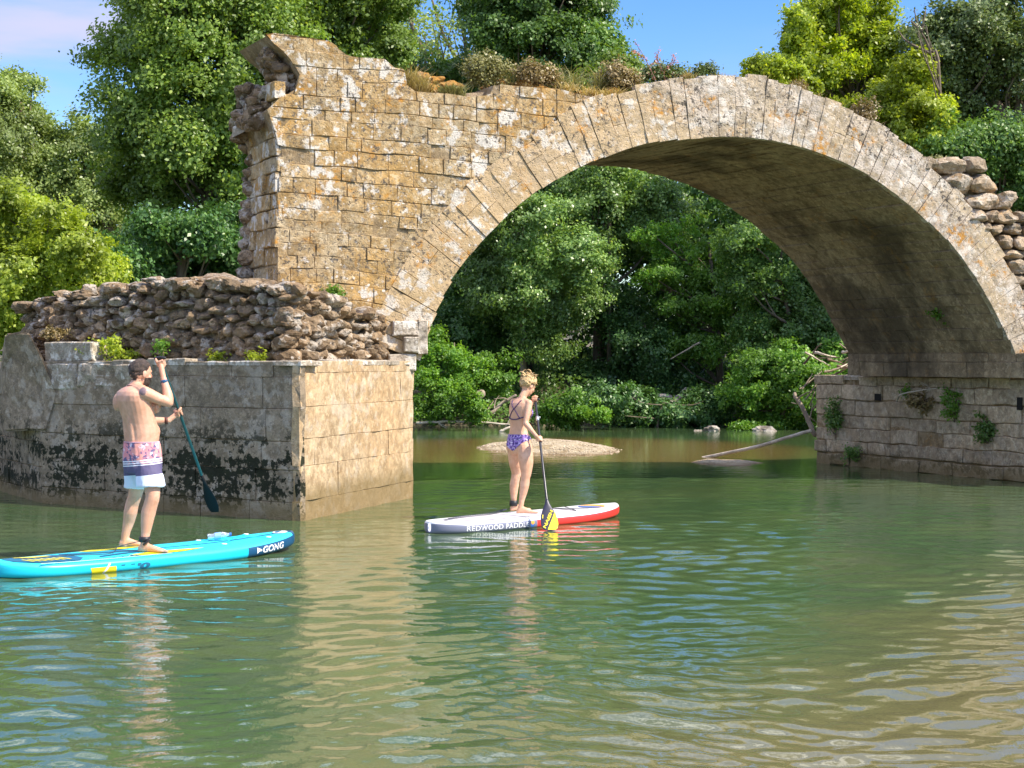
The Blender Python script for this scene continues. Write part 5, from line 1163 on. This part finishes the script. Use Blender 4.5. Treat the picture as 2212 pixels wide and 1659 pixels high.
leg([wz(310, 735, 19.70), wz(312, 800, 19.74), wz(316, 860, 19.76), wz(322, 930, 19.80), wz(314, 975, 19.80), wz(304, 1030, 19.82), wz(300, 1090, 19.82), wz(300, 1150, 19.82), wz(302, 1190, 19.82), wz(300, 1215, 19.82)], [.088, .086, .078, .060, .053, .056, .047, .034, .031, .030])
foot(mb, wz(350, 1225, 19.48), None, V(.97, .0, 0), zdw, .23, .040); foot(mb, wz(296, 1215, 19.82), None, V(.9, .45, 0), zdw, .23, .040)
fhw, rhw = frame(48); hcw = wz(416, 214, DW+.05); WF = unit(fhw+V(0, 0, -.55)); WU = unit(UP+fhw*.5)
head(mb, hcw, WF, WU, .97); mb.tube([wz(370, 315, DW), hcw-UP*.03-fw*.01], [.046, .046], 12)
wb = remesh(mb, .0055, 3)
woman = thing('person', 'blonde woman in a purple patterned bikini standing on the white board looking down', 'person', V(.1, 19.6, zdw))
wsk = skin('light_tan_skin', (.66, .36, .22), (.74, .44, .29), [(wz(350, 360, DW)-fw*.04, .10, (.66, .33, .24), .3, 12)])
obj('body', wb, wsk, woman)
def pw(v, n):
    a, b, h = hloc(v, hcw, WF, WU); rr = np.linalg.norm(v-hcw, axis=1); line = np.where(a > .03, .040, np.where(a > -.02, .012, -.045)); return (rr < .135) & (h > line)
g = NG('blonde_hair'); n_ = g.noise(30, 4, .6, g.scale(3, 3, .6)); c = g.mix(g.mr(n_, .35, .65), (.28, .155, .06), (.66, .48, .22)); zb = g.mr(g.xyz(2), float(hcw[2]-.06), float(hcw[2]+.02)); c = g.mix(zb, (.22, .08, .04), c)
blond = g.done(c, .45, g.bump(n_, .8, .01))
hair = MB(); r_ = np.random.default_rng(4)
me_h = shell(wb, pw, lambda v: .012+.016*np.clip((v[:, 2]-hcw[2])/.08, 0, 1), 'hair', .012, 5)
ho = obj('hair', me_h, blond, woman)
mb = MB(); bun = hcw+WU*.072-WF*.040
for i in range(48):         # loose pinned-up locks
    s0 = bun+r_.normal(0, .026, 3); t = r_.uniform(0, 6.28); d = unit(r_.normal(size=3)+V(.2, 0, .25)); e2 = unit(np.cross(d, r_.normal(size=3)))
    pts = [s0+d*.032*math.sin(k*1.3)+e2*.030*(1-math.cos(k*1.3)) for k in np.linspace(0, 2.6, 6)]; mb.tube(pts, [.011, .012, .011, .009, .006, .003], 6)
for (x, y, dx) in ((500, 128, 0), (492, 140, .03), (470, 110, .0), (350, 98, 0), (485, 200, 0)):
    e2 = wz(x, y, DW+dx); s0 = bun*.35+(hcw+WU*.09)*.65 if x > 400 else bun; mb.tube(smooth_path([s0, (s0+e2)/2+UP*.018, e2], 4), [.013, .014, .014, .013, .012, .010, .008, .005, .003], 6)
for i in range(26):         # fringe and strands over the crown
    a = r_.uniform(-1.2, 1.2); s0 = hcw+WU*.105-WF*.02; e2 = hcw+WF*.085*math.cos(a)+np.cross(WF, WU)*.085*math.sin(a)+WU*r_.uniform(.02, .06); m_ = (s0+e2)/2+unit((s0+e2)/2-hcw)*.035
    mb.tube(smooth_path([s0, m_, e2], 3), [.010, .011, .011, .010, .008, .006, .004], 6)
obj('hair_lock', mb.mesh('l', True), blond, woman)
# bikini
g = NG('purple_floral_print'); n_ = g.noise(38, 3, .6); c = g.mix(g.mr(n_, .46, .54), (.055, .02, .17), (.30, .18, .52)); c = g.mix(g.mr(g.noise(55, 2), .57, .62), c, (.72, .62, .80)); bik = g.done(c, .7)
def pb(v, n):
    q = v-wz(344, 640, DW); a, b, h = q@fw, q@rw_, q[:, 2]; zt0 = .040-.02*(a > 0)
    side = np.clip(abs(b)/.15, 0, 1); lowb = np.where(a < 0, -.155+.115*side**1.6, -.14+.12*side**.7); return (h < zt0) & (h > lowb) & (abs(b) < .2) & (abs(a) < .2) & (abs(v[:, 2]-zdw-.9) < .3)
obj('bikini_bottom', shell(wb, pb, .005, 'bikini'), bik, woman)
def pc_(v, n):
    q = v-wz(348, 440, DW); a, b, h = q@fw, q@rw_, q[:, 2]; return (a > .055) & (abs(h+.002) < .062-.0*abs(b)) & (abs(b) < .135) & (n@fw > -.2)
top_ = obj('bikini_top', shell(wb, pc_, .006, 'bikini'), bik, woman)
vv, nn = mverts(wb); bvh = BVHTree.FromPolygons([Vector(p) for p in vv], [tuple(p.vertices) for p in wb.polygons])
def strap(pts, r, name):
    out = []
    for p in smooth_path(pts, 8):
        h_, n_, i_, d_ = bvh.find_nearest(Vector(p)); out.append(np.array(h_)+np.array(n_)*r*.6)
    mb = MB(); mb.tube(out, r, 6); obj(name, mb.mesh(name, True), M['strap'], woman)
M['strap'] = plain('dark_purple_strap', (.07, .03, .10), .7)
bk_ = lambda q, y, o=.09: wz(344, y, DW)+rw_*q-fw*o
strap([bk_(.14, 460, .0), bk_(.08, 484), bk_(0, 492), bk_(-.08, 484), bk_(-.14, 462, .0)], .007, 'back_strap')
strap([bk_(.07, 345, .03), bk_(.03, 385), bk_(-.03, 425), bk_(-.085, 480)], .006, 'shoulder_strap'); strap([bk_(-.07, 345, .03), bk_(-.03, 385), bk_(.03, 425), bk_(.085, 480)], .006, 'shoulder_strap')
e_ = unit(np.cross(WF, WU))
for q in (1, -1): mb = MB(); mb.ell(hcw+e_*q*.027+WF*.077, e_*.008, WF*.004, WU*.004, 8); obj('eye', mb.mesh('eye', True), eyem, woman)
# leash of the woman
an = wz(298, 1180, 19.82); lw = thing('ankle_leash', 'black ankle cuff with a coiled leash running to the tail of the white board', 'leash', an)
ringm(lw, 'cuff', an, UP, .035, .014, .065, 'black_rubber')
tailp = BW.deck(V(.30)[0], V(.02)[0], .016); st = an+V(-.045, -.02, -.06); mid = BW.deck(V(.62)[0], V(.1)[0], .02); mid2 = BW.deck(V(1.05)[0], V(.14)[0], .02)
ctrl = smooth_path([st, st+V(-.05, -.03, -.03), mid2, mid, tailp], 60); mb = MB(); pts = []
for i, p in enumerate(ctrl):
    t = i/len(ctrl); amp = .013*min(1, max(0, (t-.2)*8))*min(1, max(0, (.95-t)*12)); a = i*1.15; pts.append(V(p[0], p[1], max(p[2], zdw+.018))+V(-.7, .7, 0)*amp*math.cos(a)+UP*amp*math.sin(a))
mb.tube(pts, .0045, 5); obj('coil', mb.mesh('c', True), M['cord'], lw)
# woman's paddle
pw_ = thing('paddle', 'black paddle with a yellow and black blade held by the woman', 'paddle', pB)
M['carbon'] = plain('black_carbon', (.02, .022, .03), .28); M['blade_navy'] = plain('navy_blade', (.012, .012, .035), .35); M['blade_yellow'] = plain('yellow_blade', (.86, .68, .01), .4); M['silver'] = plain('silver_band', (.6, .62, .65), .3, Metallic=.7)
mb = MB(); mb.tube([pT, pB-pd*.40], .0145, 12); obj('shaft', mb.mesh('s', True), M['carbon'], pw_)
mb = MB(); c_ = pT+pd*.275; mb.tube([c_-pd*.03, c_+pd*.03], .020, 10, dome=False); mb.tube([c_+V(.018, -.012, 0), c_+V(.026, -.016, .02)], .008, 6); obj('clamp', mb.mesh('c', True), M['silver'], pw_)
gd = unit(V(.9, -.3, 0)); mb = MB(); mb.tube([pT-gd*.045, pT-gd*.02-pd*.004, pT-pd*.006, pT+gd*.02-pd*.004, pT+gd*.045], [.013, .016, .018, .016, .013], 10); obj('grip', mb.mesh('g', True), M['black_rubber'], pw_)
bl = unit(V(1, .18, 0)-pd*np.dot(V(1, .18, 0), pd)); bn = unit(np.cross(bl, pd)); bn = bn if bn[1] < 0 else -bn
prof = [(.0, .055), (.008, .072), (.03, .088), (.08, .100), (.14, .098), (.20, .086), (.26, .066), (.31, .045), (.35, .028), (.39, .018), (.43, .016)]
mb = MB(); mb.loft([(pB-pd*t, bl*hw, bn*(.004+.010*max(0, (t-.25)/.2))) for t, hw in [(-.004, .02)]+prof], 28); obj('blade', mb.mesh('b', True), M['blade_navy'], pw_)
def bladept(x, t, h=.010): return pB-pd*t+bl*x+bn*(h)
half = lambda t: np.interp(t, [p[0] for p in prof], [p[1] for p in prof])
poly = [(-.030, .006), (.062, .006)]+[(half(t)-.002, t) for t in (.02, .05, .08, .12, .16, .20, .235)]
mb = MB(); mb.add([bladept(x, t, .0075) for x, t in poly], [tuple(range(len(poly)))]); mb.add([bladept(x, t, .0035) for x, t in poly], [tuple(range(len(poly)))]); me = mb.mesh('y'); bm = bmesh.new(); bm.from_mesh(me); bmesh.ops.triangulate(bm, faces=bm.faces); bm.to_mesh(me); bm.free()
obj('yellow_panel', me, M['blade_yellow'], pw_)
c, f = text_mesh('NAISH', 1, .03, .1); mn, mx = c.min(0), c.max(0); t0, t1 = V(-.052, .018), V(.060, .250); dv = unit(t1-t0); pv = V(-dv[1], dv[0]); Lt = np.linalg.norm(t1-t0)
X2 = (c[:, 0]-mn[0])/(mx[0]-mn[0])*Lt; Y2 = (c[:, 1]-mn[1])/(mx[1]-mn[1])*.036
obj('blade_lettering', mesh_np('t', np.array([bladept(t0[0]+dv[0]*a+pv[0]*b, t0[1]+dv[1]*a+pv[1]*b, .0095) for a, b in zip(X2, Y2)]), f), M['blade_yellow'], pw_)
mb = MB()
for i in range(5):
    q = V(.012, .022)+dv*.022*i; mb.add([bladept(q[0]+a, q[1]+b, .0095) for a, b in ((0, 0), (.009, .004), (.005, .013), (-.004, .009))], [(0, 1, 2, 3)])
obj('blade_print', mb.mesh('p'), M['blade_navy'], pw_)
q = [(-.078, .15), (-.070, .15), (-.062, .20), (-.070, .20)]; mb = MB(); mb.add([bladept(a, b, .009) for a, b in q], [(0, 1, 2, 3)]); obj('blade_print', mb.mesh('p'), M['blade_yellow'], pw_)
# ------------------------------------------------------------------ plants on the masonry, driftwood, rocks
def crest(u, v, dp): return face(onF(u, v))-FN*dp
def grass(label, spots, mat, h, n, seed, parentfn, name='grass_tuft', group=None, cat='grass'):
    r_ = np.random.default_rng(seed); v, f = [], []
    c0 = parentfn(*spots[0])
    for i in range(n):
        s_ = spots[r_.integers(len(spots))]; p = parentfn(s_[0]+r_.normal(0, 9), s_[1]+r_.normal(0, 2)); d = unit(r_.normal(size=3)*V(1, 1, 0)+V(0, 0, 2.2)); hh = h*r_.uniform(.5, 1.2); w_ = unit(np.cross(d, r_.normal(size=3)))*.006; b = unit(V(d[0], d[1], 0)+1e-6)
        k = len(v); v += [p-w_, p+w_, p+d*hh*.6+w_*.7, p+d*hh*.6-w_*.7, p+d*hh+b*hh*.25-UP*hh*.08]; f += [(k, k+1, k+2, k+3), (k+3, k+2, k+4)]
    return tag(obj(name, mesh_np(name, np.array(v), f), M[mat]), label, cat, group)
def shrub(label, u, v, ru, rv, dp, mat, n, leaf, clr, seed, name='crest_shrub', group=None, cat='shrub', barkm='twig'):
    y = crest(u, v+rv, dp)[1]
    return tree(name, label, [(u, v, ru*.8, rv*.8), (u-ru*.4, v+rv*.25, ru*.55, rv*.6), (u+ru*.45, v+rv*.2, ru*.55, rv*.6)], y, mat, n, leaf, clr, [(u, v+rv+6), (u+2, v)], (.018, .006), group, seed, barkm, cat, 40, jit=.14, shell=.15, sub=.5)
GS = 'shrubs on the bridge crest'
shrub('round sage-coloured shrub right of the orange clods on the wall crest', 1050, 148, 34, 36, .5, 'sage', 5200, .022, .11, 201, group=GS)
shrub('wide reddish dry shrub on the crest above the topmost masonry course', 1162, 158, 46, 24, .5, 'dry', 4600, .022, .10, 202, group=GS)
shrub('greyish shrub just left of the stepped crown stones', 1330, 168, 38, 34, .6, 'dry', 4800, .022, .10, 204, group=GS)
shrub('dark-leaved low shrub behind the crown stones below the pink sprigs', 1440, 158, 50, 14, .9, 'oak', 3000, .024, .10, 206, group=GS)
shrub('small dark bush beside the highest crown stone', 1520, 152, 22, 14, .6, 'oak', 1300, .022, .08, 207, group=GS)
shrub('thin dry weed on the crest of the right haunch', 1722, 190, 20, 14, .3, 'dry', 900, .020, .08, 208, group=GS)
shrub('dry bush on the right haunch in front of the bright bush', 1862, 236, 22, 30, .5, 'dry', 1500, .022, .09, 209, group=GS)
shrub('small straw weed where the ring meets the rubble fill', 2020, 350, 28, 10, .4, 'sage', 1000, .020, .07, 210, group=GS)
grass('feathery dry stalks standing over the middle crest shrubs', [(1140,160),(1180,160),(1240,165),(1270,165),(1320,168),(1350,172),(1060,150)], 'sage', .42, 520, 7, lambda u, v: crest(u, v+18, .55), name='dry_stalks', group=None, cat='stalks')
# flowering sprigs against the sky
def sprig(label, stems, dp, seed):
    r_ = np.random.default_rng(seed); root = thing('flowering_sprig', label, 'plant', crest(*stems[0][0], dp), 'pink sprigs on the crest'); mb = MB(); L_ = []
    for st in stems:
        P_ = smooth_path([crest(u, v, dp) for u, v in st], 5); mb.tube(P_, list(np.linspace(.008, .003, len(P_))), 5)
        for p in P_[2:]:
            for _ in range(3): L_.append(p+r_.normal(0, .022, 3))
    obj('stem', mb.mesh('s', True), M['twig'], root); L_ = np.array(L_); obj('flower', leaf_mesh('f', L_, .016, np.tile(V(0, -.5, .5), (len(L_), 1)), seed), M['pink'], root)
sprig('tall pink sprig standing highest against the sky', [[(1450,165),(1440,140),(1425,110),(1402,72)], [(1436,130),(1450,112),(1456,92)], [(1430,115),(1410,100),(1398,92)]], .6, 1)
sprig('forked pink sprig right of the tallest one', [[(1480,165),(1470,138),(1462,120),(1455,96)], [(1470,140),(1488,118),(1494,100),(1495,112)], [(1478,130),(1500,116)]], .7, 2)
sprig('low pink sprig leaning right over the crown', [[(1490,165),(1510,152),(1530,142),(1548,128)], [(1515,150),(1535,148)]], .6, 3)
GG = 'grass tufts on the bridge'
grass('straw grass filling the notch right of the wall peak', [(895,196),(890,180),(905,198),(918,198)], 'drygrass', .30, 420, 1, lambda u, v: crest(u, v, .12), group=GG)
grass('yellowish grass tuft in front of the orange clods', [(985,203),(970,202),(1000,204)], 'sage', .20, 260, 2, lambda u, v: crest(u, v, .12), group=GG)
grass('thin dry grass along the crest left of the crown step', [(1285,200),(1320,205),(1350,205),(1240,190)], 'drygrass', .18, 360, 3, lambda u, v: crest(u, v, .3), group=GG)
grass('dry grass fringe on the arch crown stones', [(1500,163),(1570,168),(1600,170),(1560,168),(1660,172)], 'drygrass', .12, 300, 4, lambda u, v: crest(u, v, .25), group=GG)
grass('dry grass over the right haunch', [(1740,200),(1780,212),(1820,230),(1900,275)], 'drygrass', .15, 300, 5, lambda u, v: crest(u, v, .3), group=GG)
# plants rooted on the ledge of the cutwater
def ledge(u, v, back=.2):
    d = ray(u, v); c = V(0, 0, CAM_H); P0 = Tp-nL*back; t = np.dot(P0-c, nL)/np.dot(d, nL); p = c+d*t; return p
def weed(label, u, v, ru, rv, mat, n, seed, lf=.024, pf=None, name='ledge_weed', group='weeds on the pier ledge', clr=.07, cat='weed'):
    p = (pf or ledge)(u, v); return tree(name, label, [(u, v, ru, rv), (u-ru*.4, v+rv*.4, ru*.6, rv*.6)], p[1], mat, n, lf, clr, [(u, v+rv+3), (u+1, v)], (.008, .003), group, seed, 'twig', cat, 12, jit=.03, shell=.2)
weed('largest leafy weed on the ledge beside the raised block', 205, 752, 26, 20, 'yellow', 700, 301)
weed('tall thin weed on the ledge, second from the raised block', 246, 745, 14, 28, 'yellow', 330, 302)
weed('low weed on the ledge just left of the man', 272, 764, 20, 10, 'yellow', 300, 303)
weed('upright weed behind the hand of the man', 352, 748, 12, 22, 'fresh', 200, 304)
weed('small weed on the ledge midway between the man and the pier corner', 470, 772, 16, 6, 'yellow', 200, 305)
weed('tiny weed on the ledge nearest the pier corner', 560, 769, 14, 6, 'yellow', 180, 306)
weed('green weed on top of the rubble heap against the wall', 724, 634, 20, 12, 'fresh', 380, 307, pf=lambda u, v: crest(u, v, -.12))
weed('dry brown weed at the left shoulder of the cutwater', 120, 722, 34, 10, 'dry', 500, 308)
pe = lambda u, v: atY(u, v, E0[1]+1.5)
weed('bright green creeper clinging to the broken wall end', 545, 355, 18, 34, 'fresh', 1400, 310, .03, pe, 'wall_creeper', None, .1, 'creeper')
weed('small creeper under the jutting slab', 552, 268, 14, 12, 'fresh', 450, 311, .03, pe, 'wall_creeper', None, .1, 'creeper')
pr = lambda u, v: (lambda d: V(0, 0, CAM_H)+d*(np.dot(RW0-V(0, 0, CAM_H), RN)/np.dot(d, RN)))(ray(u, v))+RN*.08
GR = 'plants hanging on the right pier'
weed('round green plant growing out of the vault above the right pier', 2048, 668, 30, 18, 'fresh', 700, 320, .032, lambda u, v: pr(u, v)-V(0, .6, 0), 'wall_fern', GR, .10, 'fern')
weed('hanging green strip near the squared end of the right pier', 1806, 895, 14, 42, 'poplar_dark', 900, 321, .030, pr, 'wall_fern', GR, .10, 'fern')
weed('green fern below the driftwood nest on the right pier', 2062, 875, 22, 34, 'fresh', 600, 322, .030, pr, 'wall_fern', GR, .10, 'fern')
weed('green fern nearest the right edge of the photo on the pier courses', 2132, 925, 20, 30, 'poplar_dark', 600, 323, .030, pr, 'wall_fern', GR, .10, 'fern')
weed('tiny fern beneath the square hole in the right pier', 1960, 845, 12, 10, 'fresh', 200, 324, .026, pr, 'wall_fern', GR, .08, 'fern')
weed('mossy tuft at the waterline by the squared end', 1850, 975, 26, 14, 'poplar_dark', 500, 325, .024, pr, 'wall_fern', GR, .08, 'fern')
# square putlog holes: dark surface plates paint the shade inside them
g = NG('hole_shade'); hole = g.done((.012, .010, .008), 1.0)
for (u, v, a, b) in ((1898, 858, .085, .06), (2205, 872, .06, .10)):
    p = pr(u, v)-RN*.08+RN*.022; mb = MB(); mb.box(p, BD*a, RN*.004, UP*b); obj('putlog_hole_shade', mb.mesh('h'), hole, bridge)
# driftwood
def stick(label, pts, r0, r1, seed, mat='driftwood', name='driftwood_branch', group='driftwood', tw=0):
    r_ = np.random.default_rng(seed); root = thing(name, label, 'branch', pts[0], group); mb = MB(); P_ = smooth_path(pts, 5); P_ = [p+r_.normal(0, r0*.18, 3) for p in P_]
    mb.tube(P_, list(np.linspace(r0, r1, len(P_))), 8); obj('stem', mb.mesh('s', True), M[mat], root)
    if tw:
        mb = MB()
        for i in range(tw):
            k = r_.integers(2, len(P_)-1); d = unit(r_.normal(size=3)); mb.tube(smooth_path([P_[k], P_[k]+d*r0*5, P_[k]+d*r0*9+r_.normal(0, r0*2, 3)], 3), [r0*.4, r0*.35, r0*.3, r0*.25, r0*.2, r0*.15, r0*.1], 5)
        obj('twig', mb.mesh('t', True), M[mat], root)
pA, pB_ = atZ(1528, 986, .0), pr(1768, 932); stick('long bleached pole sloping from the river to the squared end of the right pier', [pA-V(.2, 0, .06), (pA+pB_)/2-V(0, 0, .03), pB_+V(-.05, .3, 0)], .034, .032, 1, name='driftwood_pole')
yb = float(RW2[1])
stick('dark stick leaning on the end of the right pier', [atY(1760, 938, yb+.3), atY(1738, 890, yb+.5), atY(1716, 852, yb+.7)], .05, .035, 2, 'bark_pale', tw=3)
r_ = np.random.default_rng(9)
ORD = 'first second third fourth fifth sixth seventh eighth ninth tenth eleventh twelfth thirteenth fourteenth fifteenth sixteenth'.split()
for i in range(16):
    u0, v0 = r_.uniform(1755, 1850), 757+3.2*i; L_ = r_.uniform(25, 60); a = r_.uniform(-.7, .9); 
    stick(['pale stick', 'brown stick', 'thin grey stick'][i % 3]+' in the debris heap on the right pier, '+ORD[i]+' from the top', [atY(u0-L_*math.cos(a)/2, v0+L_*math.sin(a)/2, yb+r_.uniform(-.2, .5)), atY(u0, v0, yb+.1), atY(u0+L_*math.cos(a)/2, v0-L_*math.sin(a)/2, yb+r_.uniform(-.2, .5))], r_.uniform(.012, .03), .008, 20+i, ['driftwood', 'bark_pale', 'twig'][i % 3], 'debris_stick', ['pale sticks in the debris heap', 'brown sticks in the debris heap', 'grey sticks in the debris heap'][i % 3])
for i in range(9):
    u0, v0 = r_.uniform(1738, 1768), 815+9*i; L_ = r_.uniform(20, 45); a = r_.uniform(.3, 1.6)
    stick('reddish twig hanging down the end of the right pier, '+ORD[i]+' from the top', [atY(u0-L_*math.cos(a)/2, v0+L_*math.sin(a)/2, yb+.25), atY(u0+L_*math.cos(a)/2, v0-L_*math.sin(a)/2, yb+.35)], .014, .008, 50+i, 'bark_pale', 'debris_twig', 'twigs hanging on the pier end')
stick('bleached twig caught on the right pier under the vault', [pr(1955, 866)+RN*.1, pr(1985, 850)+RN*.25, pr(2040, 838)+RN*.1], .018, .008, 70, tw=4)
weed('brown flood nest of twigs stuck on the right pier', 2000, 862, 36, 22, 'dry', 900, 326, .026, pr, 'debris_nest', None, .10, 'nest')
YB = 45.3
stick('thick fallen log resting on the far bank left of the woman', [atY(948, 890, YB), atY(985, 872, YB), atY(1040, 852, YB+.4)], .10, .13, 80, 'bark_pale', 'fallen_log', 'fallen wood on the far bank')
stick('forked pale branch beside the shoulder of the woman on the far bank', [atY(960, 905, YB-.3), atY(1020, 900, YB-.2), atY(1062, 890, YB-.2), atY(1085, 870, YB), atY(1112, 856, YB)], .06, .04, 81, 'bark_pale', 'fallen_branch', 'fallen wood on the far bank', 4)
stick('low pale branch lying along the far waterline', [atY(900, 914, YB-.6), atY(980, 910, YB-.5), atY(1060, 914, YB-.5), atY(1110, 918, YB-.5)], .035, .02, 82, 'driftwood', 'fallen_branch', 'fallen wood on the far bank', 5)
stick('short bent branch dipping in the water behind the hip of the woman', [atY(1082, 932, YB-1.2), atY(1098, 924, YB-1.2), atY(1120, 916, YB-1)], .04, .02, 83, 'driftwood', 'fallen_branch', 'fallen wood on the far bank')
stick('grey branch above the fallen log on the far bank', [atY(900, 845, YB+.3), atY(930, 862, YB+.3), atY(960, 868, YB+.3)], .06, .05, 84, 'bark_pale', 'fallen_branch', 'fallen wood on the far bank')
stick('thin straight dead branch hanging in the shade right of the middle', [atY(1510, 740, 48), atY(1450, 775, 48)], .03, .015, 85, 'bark_pale', 'dead_branch', None)
g = NG('pale_boulder'); pale = g.done(g.mix(g.mr(g.noise(3, 4), .4, .6), (.16, .13, .10), (.40, .36, .30)), .9, g.bump(g.noise(8, 4), .7, .04))
def boulder(label, u, v, r, seed, grp='boulders at the far waterline', m=None, y=None):
    mb = MB(); c = atY(u, v, y or YB-.6); rock(mb, c-V(0, 0, r*.2), (r*1.5, r, r*.62), seed+40, 3, rough=.4, sq=.9); tag(obj('boulder', mb.mesh('b'), m or pale), label, 'boulder', grp)
boulder('largest pale boulder at the far waterline right of the gravel bar', 1535, 928, .26, 1); boulder('smaller boulder left of the largest pale one', 1508, 932, .13, 2); boulder('dark boulder at the waterline close to the right pier', 1650, 930, .30, 4)
boulder('brown rock face on the shaded bank above the gravel bar', 1400, 868, .55, 6, 'rocks on the shaded bank', None, 48.2); boulder('leaning brown rock right of the rock face', 1445, 885, .45, 7, 'rocks on the shaded bank', None, 47.8); boulder('upright rock in the shade below the layered tree', 1480, 860, .5, 8, 'rocks on the shaded bank', None, 48.4)
for i, (u, v) in enumerate(((1196, 958), (1240, 962), (1168, 965))):
    stick(['tallest', 'middle', 'shortest'][i]+' thin dead twig standing on the gravel bar', [atY(u, v+14, BARY), atY(u+2, v-8+4*i, BARY)], .012, .006, 90+i, 'twig', 'gravel_twig', 'twigs standing on the gravel bar')
